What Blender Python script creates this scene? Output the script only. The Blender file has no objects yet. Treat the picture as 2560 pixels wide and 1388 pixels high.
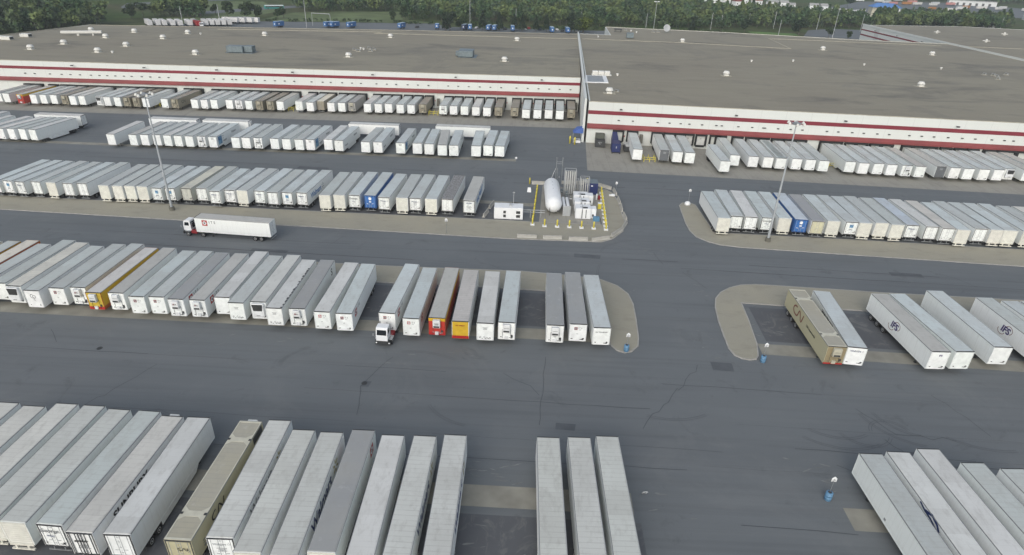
import bpy, math, random
from mathutils import Vector, Matrix
random.seed(7)
R = math.radians
sc = bpy.context.scene
# ------------------------------------------------------------------ camera
cam = bpy.data.cameras.new('camera'); camo = bpy.data.objects.new('camera', cam)
sc.collection.objects.link(camo); sc.camera = camo
cam.sensor_width = 36.0; cam.lens = 36.0*1544.56/2560.0
cam.clip_start = 0.5; cam.clip_end = 6000
PITCH, YAW, ROLL, CH = 0.4890, -0.0177, 0.0357, 52.43
f0 = Vector((math.sin(YAW), math.cos(YAW), 0)); rt = Vector((math.cos(YAW), -math.sin(YAW), 0)); up = Vector((0, 0, 1))
fw = f0*math.cos(PITCH)-up*math.sin(PITCH); uu = f0*math.sin(PITCH)+up*math.cos(PITCH)
cr = rt*math.cos(ROLL)+uu*math.sin(ROLL); cu = -rt*math.sin(ROLL)+uu*math.cos(ROLL)
m = Matrix((cr, cu, -fw)).transposed().to_4x4(); m.translation = (0, 0, CH)
camo.matrix_world = m
# ------------------------------------------------------------------ world, sun, exposure
SUN_EL, SUN_AZ = 31.0, 196.0            # azimuth clockwise from +Y
w = bpy.data.worlds.new('World'); sc.world = w; w.use_nodes = True
nt = w.node_tree; nt.nodes.clear()
sky = nt.nodes.new('ShaderNodeTexSky'); sky.sky_type = 'NISHITA'; sky.sun_disc = False
sky.sun_elevation = R(SUN_EL); sky.sun_rotation = R(SUN_AZ); sky.air_density = 1.0; sky.dust_density = 3.0; sky.ozone_density = 1.0
hs = nt.nodes.new('ShaderNodeHueSaturation'); hs.inputs['Saturation'].default_value = 0.60
bg = nt.nodes.new('ShaderNodeBackground'); bg.inputs['Strength'].default_value = 0.15
wo = nt.nodes.new('ShaderNodeOutputWorld')
nt.links.new(sky.outputs[0], hs.inputs['Color']); nt.links.new(hs.outputs[0], bg.inputs[0]); nt.links.new(bg.outputs[0], wo.inputs[0])
sl = bpy.data.lights.new('sun', 'SUN'); sl.energy = 1.1; sl.angle = R(90); sl.color = (0.98, 1.0, 0.97)
so = bpy.data.objects.new('sun', sl); sc.collection.objects.link(so)
sd = Vector((math.sin(R(SUN_AZ))*math.cos(R(SUN_EL)), math.cos(R(SUN_AZ))*math.cos(R(SUN_EL)), math.sin(R(SUN_EL))))
so.rotation_euler = sd.to_track_quat('Z', 'Y').to_euler()
sc.view_settings.view_transform = 'Standard'; sc.view_settings.look = 'None'
sc.view_settings.exposure = 0.0; sc.view_settings.gamma = 1.0
sc.render.engine = 'CYCLES'; sc.cycles.max_bounces = 5; sc.cycles.diffuse_bounces = 3

# ------------------------------------------------------------------ helpers
COL = sc.collection
def tag(o, label=None, cat=None, group=None, kind=None):
    if label: o['label'] = label
    if cat: o['category'] = cat
    if group: o['group'] = group
    if kind: o['kind'] = kind
    return o
def empty(name, loc=(0, 0, 0), rz=0.0, label=None, cat=None, group=None):
    o = bpy.data.objects.new(name, None); o.empty_display_size = 0.5
    o.location = loc; o.rotation_euler = (0, 0, rz); COL.objects.link(o)
    return tag(o, label, cat, group)
class MB:
    def __init__(s): s.v = []; s.f = []; s.m = []
    def add(s, vs, fs, mi=0):
        n = len(s.v); s.v += [tuple(q) for q in vs]; s.f += [tuple(n+i for i in f) for f in fs]; s.m += [mi]*len(fs); return s
    def box(s, x0, x1, y0, y1, z0, z1, mi=0):
        vs = [(x0,y0,z0),(x1,y0,z0),(x1,y1,z0),(x0,y1,z0),(x0,y0,z1),(x1,y0,z1),(x1,y1,z1),(x0,y1,z1)]
        return s.add(vs, [(0,3,2,1),(4,5,6,7),(0,1,5,4),(1,2,6,5),(2,3,7,6),(3,0,4,7)], mi)
    def bbox(s, x0, x1, y0, y1, z0, z1, b=0.05, mi=0):   # box with chamfered edges
        def ring(z, i):
            return [(x0+i,y0+b,z),(x0+b,y0+i,z),(x1-b,y0+i,z),(x1-i,y0+b,z),(x1-i,y1-b,z),(x1-b,y1-i,z),(x0+b,y1-i,z),(x0+i,y1-b,z)]
        n = 8
        vs = ring(z0, b*.6)+ring(z0+b, 0)+ring(z1-b, 0)+ring(z1, b*.6)
        fs = [tuple(reversed(range(8))), tuple(range(24, 32))]
        for k in range(3):
            for i in range(8): fs.append((k*8+i, k*8+(i+1) % 8, (k+1)*8+(i+1) % 8, (k+1)*8+i))
        return s.add(vs, fs, mi)
    def tube(s, p, q, r, n=8, r2=None, mi=0):
        p = Vector(p); q = Vector(q); d = (q-p)
        if d.length < 1e-6: return s
        d.normalize(); a = d.orthogonal().normalized(); b = d.cross(a); r2 = r if r2 is None else r2
        vs = []
        for c, rr in ((p, r), (q, r2)):
            for i in range(n):
                t = 2*math.pi*i/n; vs.append(c+(a*math.cos(t)+b*math.sin(t))*rr)
        fs = [(i, (i+1) % n, n+(i+1) % n, n+i) for i in range(n)]+[tuple(reversed(range(n))), tuple(range(n, 2*n))]
        return s.add(vs, fs, mi)
    def lathe(s, prof, n=16, o=(0, 0, 0), axis='Z', mi=0):
        vs = []; fs = []
        for r, z in prof:
            for i in range(n):
                t = 2*math.pi*i/n; c, q = r*math.cos(t), r*math.sin(t)
                vs.append({'Z': (o[0]+c, o[1]+q, o[2]+z), 'X': (o[0]+z, o[1]+c, o[2]+q), 'Y': (o[0]+c, o[1]+z, o[2]+q)}[axis])
        for k in range(len(prof)-1):
            for i in range(n): fs.append((k*n+i, k*n+(i+1) % n, (k+1)*n+(i+1) % n, (k+1)*n+i))
        fs.append(tuple(range(n))); fs.append(tuple(range((len(prof)-1)*n, len(prof)*n)))
        return s.add(vs, fs, mi)
    def prism(s, pts, z0, z1, mi=0):
        n = len(pts); vs = [(x, y, z0) for x, y in pts]+[(x, y, z1) for x, y in pts]
        return s.add(vs, [tuple(reversed(range(n))), tuple(range(n, 2*n))]+[(i, (i+1) % n, n+(i+1) % n, n+i) for i in range(n)], mi)
    def poly(s, pts, mi=0): return s.add(pts, [tuple(range(len(pts)))], mi)
    def mesh(s, name, mats):
        me = bpy.data.meshes.new(name); me.from_pydata(s.v, [], s.f)
        for mt in (mats if isinstance(mats, (list, tuple)) else [mats]): me.materials.append(mt)
        if any(s.m): me.polygons.foreach_set('material_index', s.m)
        me.update()
        return me
    def fix(s, me):
        import bmesh
        b = bmesh.new(); b.from_mesh(me); bmesh.ops.recalc_face_normals(b, faces=b.faces); b.to_mesh(me); b.free(); return me
    def build(s, name, mats, parent=None, smooth=False, loc=None, color=None):
        me = s.fix(s.mesh(name, mats))
        if smooth: me.polygons.foreach_set('use_smooth', [True]*len(me.polygons))
        return inst(name, me, parent, color, loc)
def inst(name, me, parent=None, color=None, loc=None):
    o = bpy.data.objects.new(name, me); COL.objects.link(o)
    if parent: o.parent = parent
    if color: o.color = color if len(color) == 4 else (*color, 1)
    if loc: o.location = loc
    return o
def smoothm(me):
    me.polygons.foreach_set('use_smooth', [True]*len(me.polygons)); return me

# ------------------------------------------------------------------ materials
def mat(name, col=(.5,.5,.5), rough=.6, metal=0.0, obj_color=False, noise=0.0, nscale=1.0, bump=0.0, bscale=20.0, spec=0.5, fn=None):
    mt = bpy.data.materials.new(name); mt.use_nodes = True; t = mt.node_tree; N = t.nodes; L = t.links
    b = N['Principled BSDF']; b.inputs['Roughness'].default_value = rough; b.inputs['Metallic'].default_value = metal
    b.inputs['Specular IOR Level'].default_value = spec
    tc = N.new('ShaderNodeTexCoord')
    if obj_color: oi = N.new('ShaderNodeObjectInfo'); src = oi.outputs['Color']
    else:
        rg = N.new('ShaderNodeRGB'); rg.outputs[0].default_value = (*col, 1); src = rg.outputs[0]
    if noise:
        no = N.new('ShaderNodeTexNoise'); no.inputs['Scale'].default_value = nscale; no.inputs['Detail'].default_value = 5
        if obj_color:
            ad = N.new('ShaderNodeVectorMath'); ad.operation = 'ADD'; L.new(tc.outputs['Object'], ad.inputs[0])
            sc_ = N.new('ShaderNodeVectorMath'); sc_.operation = 'SCALE'; sc_.inputs['Scale'].default_value = 90; cb = N.new('ShaderNodeCombineXYZ')
            for i in range(3): L.new(oi.outputs['Random'], cb.inputs[i])
            L.new(cb.outputs[0], sc_.inputs[0]); L.new(sc_.outputs[0], ad.inputs[1]); L.new(ad.outputs[0], no.inputs['Vector'])
        else: L.new(tc.outputs['Object'], no.inputs['Vector'])
        mr = N.new('ShaderNodeMapRange'); mr.inputs[1].default_value = .25; mr.inputs[2].default_value = .75
        mr.inputs[3].default_value = 1-noise; mr.inputs[4].default_value = 1+noise*.5; L.new(no.outputs[0], mr.inputs[0])
        mx = N.new('ShaderNodeVectorMath'); mx.operation = 'SCALE'; L.new(src, mx.inputs[0]); L.new(mr.outputs[0], mx.inputs['Scale']); src = mx.outputs[0]
    if fn: src = fn(t, tc, src, b)
    L.new(src, b.inputs['Base Color'])
    if bump:
        nb = N.new('ShaderNodeTexNoise'); nb.inputs['Scale'].default_value = bscale; nb.inputs['Detail'].default_value = 4; L.new(tc.outputs['Object'], nb.inputs['Vector'])
        bm = N.new('ShaderNodeBump'); bm.inputs['Strength'].default_value = bump; bm.inputs['Distance'].default_value = .1
        L.new(nb.outputs[0], bm.inputs['Height']); L.new(bm.outputs[0], b.inputs['Normal'])
    return mt
def n_(t, k, **kw):
    n = t.nodes.new(k)
    for a, v in kw.items(): setattr(n, a, v)
    return n
def mathn(t, op, a, b=None):
    n = t.nodes.new('ShaderNodeMath'); n.operation = op
    for i, q in enumerate((a, b)):
        if q is None: continue
        if isinstance(q, (int, float)): n.inputs[i].default_value = q
        else: t.links.new(q, n.inputs[i])
    return n.outputs[0]
def mixc(t, fac, a, b, blend='MIX'):
    n = t.nodes.new('ShaderNodeMix'); n.data_type = 'RGBA'; n.blend_type = blend
    for i, q in ((0, fac), (6, a), (7, b)):
        if isinstance(q, (int, float)): n.inputs[i].default_value = q
        elif isinstance(q, tuple): n.inputs[i].default_value = (*q, 1)
        else: t.links.new(q, n.inputs[i])
    return n.outputs[2]
def noise(t, vec, scale, detail=5, rough=.55, stretch=None, dist=0.0):
    if stretch:
        mp = t.nodes.new('ShaderNodeMapping'); mp.inputs['Scale'].default_value = stretch; t.links.new(vec, mp.inputs[0]); vec = mp.outputs[0]
    n = t.nodes.new('ShaderNodeTexNoise'); n.inputs['Scale'].default_value = scale; n.inputs['Detail'].default_value = detail
    n.inputs['Roughness'].default_value = rough; n.inputs['Distortion'].default_value = dist; t.links.new(vec, n.inputs['Vector']); return n.outputs[0]
def rng(t, v, a, b, c, d):
    n = t.nodes.new('ShaderNodeMapRange'); t.links.new(v, n.inputs[0])
    for i, q in enumerate((a, b, c, d)): n.inputs[i+1].default_value = q
    return n.outputs[0]
# trailer side paint: vertical panel seams every 1.22 m, road grime on the lower edge, vertical streaks
def f_side(t, tc, src, b):
    sp = n_(t, 'ShaderNodeSeparateXYZ'); t.links.new(tc.outputs['Object'], sp.inputs[0])
    fr = mathn(t, 'FRACT', mathn(t, 'DIVIDE', sp.outputs[1], 1.22))
    line = mathn(t, 'LESS_THAN', fr, .035)
    src = mixc(t, mathn(t, 'MULTIPLY', line, .12), src, (.25, .26, .27))
    st = noise(t, tc.outputs['Object'], 3.0, 4, .6, (1, 1, .12))
    src = mixc(t, rng(t, st, .5, .85, 0, .22), src, (.45, .44, .38))
    gr = rng(t, sp.outputs[2], 1.1, 1.9, .30, 0.0)
    gn = noise(t, tc.outputs['Object'], 1.4, 4)
    return mixc(t, mathn(t, 'MULTIPLY', gr, gn), src, (.20, .19, .17))
# trailer roofs: cross bows every 0.6 m, dirt and rubbed patches
def f_roof(t, tc, src, b):
    oi = n_(t, 'ShaderNodeObjectInfo')
    sp = n_(t, 'ShaderNodeSeparateXYZ'); t.links.new(tc.outputs['Object'], sp.inputs[0])
    fr = mathn(t, 'FRACT', mathn(t, 'DIVIDE', sp.outputs[1], .61))
    tri = mathn(t, 'ABSOLUTE', mathn(t, 'SUBTRACT', fr, .5))
    k = mathn(t, 'MULTIPLY', mathn(t, 'GREATER_THAN', tri, .42), oi.outputs['Alpha'] if 'Alpha' in oi.outputs else .5)
    kn = rng(t, noise(t, tc.outputs['Object'], .7, 3), .3, .7, .1, .42)
    src = mixc(t, mathn(t, 'MULTIPLY', k, kn), src, (.27, .265, .245))
    wn = n_(t, 'ShaderNodeTexWhiteNoise', noise_dimensions='2D'); cw = n_(t, 'ShaderNodeCombineXYZ'); t.links.new(mathn(t, 'FLOOR', mathn(t, 'DIVIDE', sp.outputs[1], 3.05)), cw.inputs[0]); t.links.new(mathn(t, 'MULTIPLY', oi.outputs['Random'], 97), cw.inputs[1]); t.links.new(cw.outputs[0], wn.inputs['Vector'])
    src = mixc(t, rng(t, wn.outputs['Value'], .6, 1.0, 0, .22), src, (.36, .355, .33))
    off = n_(t, 'ShaderNodeVectorMath', operation='ADD'); t.links.new(tc.outputs['Object'], off.inputs[0])
    cb = n_(t, 'ShaderNodeCombineXYZ'); t.links.new(mathn(t, 'MULTIPLY', oi.outputs['Random'], 60), cb.inputs[0]); t.links.new(cb.outputs[0], off.inputs[1])
    big = noise(t, off.outputs[0], .22, 3, .5)
    src = mixc(t, rng(t, big, .35, .72, 0, .34), src, (.42, .42, .39))
    fine = noise(t, off.outputs[0], 1.6, 5, .65, (1, .45, 1))
    src = mixc(t, rng(t, fine, .50, .78, 0, .42), src, (.30, .29, .26))
    sm = noise(t, off.outputs[0], .55, 5, .75, (1, .6, 1), .9); src = mixc(t, rng(t, sm, .56, .70, 0, .16), src, (.26, .255, .23))
    lite = noise(t, off.outputs[0], .9, 3, .6)
    return mixc(t, rng(t, lite, .62, .8, 0, .35), src, (.72, .73, .72))
M = {}
M['side'] = mat('trailer_side_paint', obj_color=True, rough=.42, fn=f_side)
M['roof'] = mat('trailer_roof_skin', obj_color=True, rough=.55, fn=f_roof)
M['paint'] = mat('plain_paint', obj_color=True, rough=.45, noise=.16, nscale=1.3)
M['white'] = mat('white_paint', (.72, .74, .74), .45, noise=.10, nscale=1.2)
M['brightwhite'] = mat('clean_white_paint', (.83, .85, .86), .4, noise=.05, nscale=.8)
M['dark'] = mat('dark_frame_metal', (.045, .048, .05), .55, noise=.3, nscale=3)
M['grey'] = mat('galvanised_metal', (.36, .38, .39), .45, .5, noise=.2, nscale=2)
M['tyre'] = mat('tyre_rubber', (.018, .018, .019), .85)
M['rim'] = mat('wheel_rim', (.62, .63, .63), .35, .4)
M['glass'] = mat('dark_window_glass', (.012, .016, .02), .08, spec=.8)
M['red'] = mat('red_paint', (.42, .02, .018), .45, noise=.15)
M['orange'] = mat('orange_paint', (.50, .12, .012), .5, noise=.2)
M['yellow'] = mat('yellow_paint', (.62, .40, .02), .5, noise=.12)
M['safety'] = mat('safety_yellow', (.72, .62, .08), .5, noise=.18, nscale=1.5)
M['navy'] = mat('navy_lettering', (.015, .035, .14), .5)
M['blue'] = mat('blue_paint', (.02, .085, .33), .45, noise=.12)
M['midblue'] = mat('mid_blue_lettering', (.05, .19, .45), .5)
M['black'] = mat('black_lettering', (.02, .02, .022), .55)
M['greytxt'] = mat('grey_lettering', (.20, .21, .22), .6)
M['paletxt'] = mat('pale_grey_lettering', (.42, .44, .45), .6)
M['spark'] = mat('ochre_emblem', (.40, .34, .14), .6)
M['darkred'] = mat('dark_red_emblem', (.24, .015, .02), .5)
M['purple'] = mat('purple_lettering', (.05, .03, .14), .5)
M['brownred'] = mat('rust_red_lettering', (.20, .07, .05), .6)
# ------------------------------------------------------------------ ground
def f_asph(t, tc, src, b):
    o = tc.outputs['Object']
    big = noise(t, o, .012, 4, .55); src = mixc(t, rng(t, big, .35, .68, 0, .5), src, (.188, .20, .208))
    mid = noise(t, o, .10, 5, .6, (.35, 1, 1)); src = mixc(t, rng(t, mid, .42, .75, 0, .42), src, (.108, .118, .126))
    st = noise(t, o, .55, 5, .65, (.18, 1, 1)); src = mixc(t, rng(t, st, .58, .82, 0, .34), src, (.22, .225, .225))
    tr = noise(t, o, .9, 4, .6, (.02, 1, 1), .4); src = mixc(t, rng(t, tr, .50, .72, 0, .30), src, (.085, .092, .10))
    tr2 = noise(t, o, .45, 4, .6, (.03, 1, 1), .3); src = mixc(t, rng(t, tr2, .52, .75, 0, .30), src, (.21, .22, .225))
    sp = noise(t, o, 1.5, 3, .5); src = mixc(t, rng(t, sp, .70, .82, 0, .5), src, (.06, .06, .065))
    bl = noise(t, o, .06, 6, .72, None, 1.5); src = mixc(t, rng(t, bl, .55, .63, 0, .22), src, (.215, .225, .225))
    dk = noise(t, o, .18, 5, .7, None, .8); src = mixc(t, rng(t, dk, .60, .70, 0, .35), src, (.075, .08, .086))
    fine = noise(t, o, 9, 3, .7); src = mixc(t, rng(t, fine, .3, .7, 0, .16), src, (.07, .07, .07))
    b.inputs['Roughness'].default_value = .78
    return src
M['asphalt'] = mat('worn_asphalt', (.162, .180, .190), .8, fn=f_asph, spec=.35)
def f_conc(t, tc, src, b):
    o = tc.outputs['Object']
    big = noise(t, o, .05, 4, .6); src = mixc(t, rng(t, big, .35, .7, 0, .5), src, (.33, .31, .26))
    st = noise(t, o, .5, 5, .65, (1, .3, 1)); src = mixc(t, rng(t, st, .48, .8, 0, .5), src, (.16, .155, .145))
    sp = n_(t, 'ShaderNodeSeparateXYZ'); t.links.new(o, sp.inputs[0])
    fx = mathn(t, 'LESS_THAN', mathn(t, 'FRACT', mathn(t, 'DIVIDE', sp.outputs[0], 4.6)), .018)
    fy = mathn(t, 'LESS_THAN', mathn(t, 'FRACT', mathn(t, 'DIVIDE', sp.outputs[1], 4.6)), .018)
    return mixc(t, mathn(t, 'MULTIPLY', mathn(t, 'MAXIMUM', fx, fy), .35), src, (.12, .115, .105))
M['concrete'] = mat('concrete_apron', (.325, .318, .285), .85, fn=f_conc, spec=.3)
def f_gravel(t, tc, src, b):
    o = tc.outputs['Object']
    a = noise(t, o, .14, 5, .6); src = mixc(t, rng(t, a, .35, .7, 0, .6), src, (.40, .375, .295))
    c = noise(t, o, .5, 5, .65, (.5, 1, 1)); src = mixc(t, rng(t, c, .52, .8, 0, .45), src, (.20, .195, .16))
    f = noise(t, o, 6, 3, .7); return mixc(t, rng(t, f, .35, .7, 0, .25), src, (.22, .21, .175))
M['gravel'] = mat('gravel_island', (.36, .345, .285), .95, fn=f_gravel, bump=.3, bscale=12, spec=.2)
M['kerb'] = mat('kerb_concrete', (.40, .39, .36), .85, noise=.25, nscale=.8)
M['pad'] = mat('landing_strip_concrete', (.30, .292, .25), .85, noise=.3, nscale=.35)
M['seal'] = mat('tar_crack_sealant', (.058, .062, .068), .7)
M['scuff'] = mat('pale_scuff', (.215, .225, .225), .9, noise=.35, nscale=1)
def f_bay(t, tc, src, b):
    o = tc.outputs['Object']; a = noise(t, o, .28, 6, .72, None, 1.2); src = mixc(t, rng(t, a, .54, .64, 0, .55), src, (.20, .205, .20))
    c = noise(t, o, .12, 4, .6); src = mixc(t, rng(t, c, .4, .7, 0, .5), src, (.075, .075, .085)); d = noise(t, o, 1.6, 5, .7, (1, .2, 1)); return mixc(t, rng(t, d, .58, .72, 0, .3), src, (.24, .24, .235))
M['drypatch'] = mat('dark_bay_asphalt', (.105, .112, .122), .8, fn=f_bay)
def f_grass(t, tc, src, b):
    o = tc.outputs['Object']
    a = noise(t, o, .012, 5, .6); src = mixc(t, rng(t, a, .42, .62, 0, .9), src, (.115, .105, .062))
    c = noise(t, o, .09, 5, .65); src = mixc(t, rng(t, c, .4, .7, 0, .8), src, (.035, .062, .022))
    return src
M['grass'] = mat('rough_grass', (.075, .115, .035), .95, fn=f_grass, spec=.1)
def ground_sheet():
    mb = MB(); mb.poly([(-3500, -600, -.02), (3500, -600, -.02), (3500, 5000, -.02), (-3500, 5000, -.02)])
    tag(mb.build('ground', M['grass']), kind='structure')
ground_sheet()
mb = MB(); mb.poly([(-300, -40, .0), (330, -40, .0), (330, 470, .0), (240, 470, 0), (64, 480, 0), (64, 501, 0), (32.5, 496, 0), (-65, 487, 0), (-72, 506, 0), (-201, 477, 0), (-208, 467, 0), (-263, 427, 0), (-252, 395, 0), (-235, 335, 0), (-255, 215, 0), (-300, 205, 0)])
tag(mb.build('yard_asphalt', M['asphalt']), kind='structure')
M['lawn'] = mat('mown_lawn', (.12, .22, .05), .95, noise=.3, nscale=.08); M['meadow'] = mat('meadow_grass', (.13, .175, .065), .95, noise=.45, nscale=.05)
for nm, pts, m_ in (('lawn', [(168,503),(206,503),(208,532),(172,534)], 'lawn'), ('meadow', [(-203,480),(-72,508.5),(-98,524),(-114,590),(-165,575),(-198,548)], 'meadow'), ('meadow', [(-340,600),(-262,470),(-215,474),(-214,560),(-260,640)], 'meadow')):
    mb = MB(); mb.poly([(x, y, -.008) for x, y in pts]); tag(mb.build(nm, M[m_]), kind='structure')
for nm, pts in (('side_road', [(188.8,469),(239,474.8),(288,579.6),(258.6,581.8),(229.7,560.4),(209.6,516.5)]),
                ('bus_road', [(-257.2,508.4),(-227.8,560.4),(-206.5,598.7),(-180,640),(-190,650),(-213,618.3),(-237.3,584.8),(-267,528.6)]),
                ('curved_road', [(-337.8,539.5),(-303.3,496.3),(-304.4,502.5),(-329.9,535.2),(-342.1,558.1),(-324.7,588.5),(-304.9,622.5),(-250,700),(-257,705),(-310.9,635),(-338.6,600.7),(-353.3,574.7)]),
                ('truck_stop_asphalt', [(330,735),(600,800),(720,930),(640,1060),(480,1010),(330,800)])):
    mb = MB(); mb.poly([(x, y, .012) for x, y in pts]); tag(mb.build(nm, M['asphalt']), kind='structure')
def sheet(name, pts, z, mt):
    mb = MB(); mb.poly([(x, y, z) for x, y in pts]); return tag(mb.build(name, mt), kind='structure')
sheet('dock_apron', [(-250,199),(-175,200.7),(-83,203.7),(17.6,206.8),(18,231),(-250,219)], .006, M['concrete'])
sheet('dock_apron', [(16.5,162.2),(72.9,159.7),(130,156.9),(240,151),(240,179),(18,190.2)], .0065, M['concrete'])
# gravel islands: a kerb ring 0.13 m high with gravel inside it
def island(name, pts):
    n = len(pts); mb = MB(); mb.prism(pts, -.01, .13); tag(mb.build('kerb', M['kerb']), kind='structure')
    area = sum(pts[i][0]*pts[(i+1) % n][1]-pts[(i+1) % n][0]*pts[i][1] for i in range(n)); s = 1 if area > 0 else -1
    ins = []
    for i in range(n):
        a = Vector(pts[i-1]); b = Vector(pts[i]); c = Vector(pts[(i+1) % n])
        n1 = Vector((-(b-a).y, (b-a).x)).normalized()*s; n2 = Vector((-(c-b).y, (c-b).x)).normalized()*s
        k = (n1+n2); k = k/max(k.length_squared/2, .6)
        ins.append(b+k*.20)
    mb = MB(); mb.poly([(p.x, p.y, .136) for p in ins]); tag(mb.build(name, M['gravel']), kind='structure')
island('gravel_island', [(-150,128.6),(-150,119.6),(-111.6,119.1),(-72,117.4),(-44,116.9),(-3,115.2),(16,115.5),(18.6,117.4),(21.2,121.5),(22.2,127),(22.2,139),(21.6,144.6),(20,147.3),(18,147.6),(16.9,145.5),(17,124.6),(2.6,124.6),(-14,125.0),(-46.8,125.3),(-72,125.8),(-117.6,126.8)])
island('gravel_island', [(-120,103.4),(-70,102),(-26.9,100.8),(-.1,101.1),(8,100.3),(14.2,99.3),(17.1,97.1),(18.7,94.2),(19.1,90.7),(18.9,85.9),(18.5,80.4),(18.1,78.2),(16.9,76.6),(15.8,76.2),(14.6,76.7),(13.8,78.2),(12.9,86),(12.0,93.3),(7.4,93.9),(0,94.1),(-25.4,94.4),(-70,95.4),(-120,96.8)])
island('gravel_island', [(150,96),(89.5,98.3),(64.4,98.9),(55,99.4),(46,99.8),(42.2,99.9),(39.5,99.4),(37.2,98.2),(35.1,96.3),(33.6,93.9),(32.8,91.0),(32.2,86.7),(31.9,82.5),(31.7,78.7),(32.1,76.9),(33,76.1),(34.2,75.8),(35.2,76.1),(35.8,77),(36.6,80.2),(37.4,86.8),(37.9,92.8),(45.4,92.4),(58.7,91.9),(150,89)])
island('gravel_island', [(150,110),(99.3,112.5),(65.6,114.5),(52.6,115.3),(44.4,115.8),(40.4,116.6),(38,118.2),(36.3,120.3),(35.6,123.4),(35.6,127.6),(36.1,134.6),(36.4,138.3),(37.5,140.2),(39.3,140.6),(40.5,139),(40.6,135.9),(40.9,122.9),(69.2,122.3),(105.2,120.8),(150,118.6)])
def strip(x0, y0, x1, y1, wd, name='landing_strip', mt=None, z=.008):
    d = Vector((x1-x0, y1-y0)).normalized(); n = Vector((-d.y, d.x))*wd/2
    sheet(name, [(x0-n.x, y0-n.y), (x1-n.x, y1-n.y), (x1+n.x, y1+n.y), (x0+n.x, y0+n.y)], z, mt or M['pad'])
strip(-120, 81.6, 14, 80.2, 3.0); strip(36.6, 79.0, 150, 74.5, 2.9); strip(-95, 48.6, 13.0, 47.8, 3.0); strip(35.9, 47.2, 90, 46.4, 3.0)
strip(-150, 138.5, -1.5, 135.3, 2.0); strip(-165, 167.6, -3, 168.6, 2.2); strip(-3.0, 135.0, 2.2, 134.8, 2.0)
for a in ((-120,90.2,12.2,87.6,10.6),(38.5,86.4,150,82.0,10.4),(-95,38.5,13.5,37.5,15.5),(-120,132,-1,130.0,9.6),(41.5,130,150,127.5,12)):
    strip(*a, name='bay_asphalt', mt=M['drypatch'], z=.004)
# crack sealant lines and scuffs
def wig(x0, y0, x1, y1, wd=.10, amp=.25, step=4.0):
    L = math.hypot(x1-x0, y1-y0); n = max(2, int(L/step)); pts = []
    for i in range(n+1):
        k = i/n; pts.append((x0+(x1-x0)*k+random.uniform(-amp, amp)*(0 if i in (0, n) else 1)*.4, y0+(y1-y0)*k+random.uniform(-amp, amp)))
    return pts, wd
def ribbon(mb, pts, wd, z):
    for (a, b) in zip(pts[:-1], pts[1:]):
        d = Vector((b[0]-a[0], b[1]-a[1])); n = Vector((-d.y, d.x)).normalized()*wd/2; e = d.normalized()*wd*.3
        mb.poly([(a[0]-n.x-e.x, a[1]-n.y-e.y, z), (b[0]-n.x+e.x, b[1]-n.y+e.y, z), (b[0]+n.x+e.x, b[1]+n.y+e.y, z), (a[0]+n.x-e.x, a[1]+n.y-e.y, z)])
mb = MB(); k = 0
lines = [(-130,112,30,107.9),(-130,107.2,-10,103.6),(26,108.6,150,103.0),(30,105.2,150,100.2),(-100,60.2,-20,58.6),(-60,65.6,28,63.4),(-10,57.2,60,55.6),(20,69.2,110,66.4),
 (-95,71.4,-10,69.8),(28,61.6,100,59.6),(-60,53.9,20,53.2),(16,46,36,45.2),(-160,156.8,20,156.3),(-165,150.3,25,149.6),(30,149.8,150,143.2),(28,144,150,138.0),(22,54,70,52.6),(34,57.6,80,56)]
for (x0, y0, x1, y1) in lines:
    pts, _ = wig(x0, y0, x1, y1, 0, .10, 3.5); q = 0
    while q < len(pts)-1:
        n_seg = random.randint(1, 6); base = .16 if y0 > 100 else .065
        if random.random() < .82: ribbon(mb, pts[q:q+n_seg+1], base*random.choice((.35, .6, 1, 1, 1.35)), .0125+k*.00003); k += 1
        q += n_seg
for (x0, y0, x1, y1) in ((-18,73,-21,66),(-21,66,-20,60),(4,74,3,60),(16,60,22,68),(22,68,26,74),(45,66,48,61),(48,61,55,60.5),(46,60,49,54),(49,54,47,50.5),(-70,76,-67,72),(26,112,27,106),(30,104,33,97.5),(-38,109,-36,113),(-2,70,3,66),(38,55,45,51),(57,70,60,62),(62,48,70,56),(80,108,84,103),(-55,58,-50,68)):
    pts, wd = wig(x0, y0, x1, y1, .055, .55, 1.3); ribbon(mb, pts, wd, .0125+k*.00003); k += 1
tag(mb.build('crack_sealant', M['seal']), kind='structure')
mb = MB(); k = 0
def blob(cx, cy, rx, ry, rot):
    global k
    n = 12; pts = []
    for i in range(n):
        t = 2*math.pi*i/n; q = random.uniform(.55, 1.1); x = rx*q*math.cos(t); y = ry*q*math.sin(t)
        pts.append((cx+x*math.cos(rot)-y*math.sin(rot), cy+x*math.sin(rot)+y*math.cos(rot), .0175+k*.00002))
    k += 1; mb.poly(pts)
for (cx, cy, w_, h_, n) in ((-2,51,3.5,2.2,14),(-2,41,3.5,3.5,9),(2,86,2,3.5,7),(-14,74,10,3,8),(-24,86,2,3,6),(40,86,3,3.5,14),(50,80,3,4,6),(-3,160,10,4,12),(-2,145,7,3,12),(24,118,2,8,14),(26,112,3,2,6),(-38,74.5,6,2,6),(34,53,4,3,9),(17,48,3,2,5),(32,96,2,3,5),(20,97,2,2.5,6),(29,80,1.2,6,4)):
    for i in range(n):
        blob(cx+random.uniform(-w_, w_), cy+random.uniform(-h_, h_), random.uniform(.15, .9), random.uniform(.04, .14), random.uniform(-.5, .5) if w_ < 9 else random.uniform(-.15, .15))
tag(mb.build('pavement_scuffs', M['scuff']), kind='structure')
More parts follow.
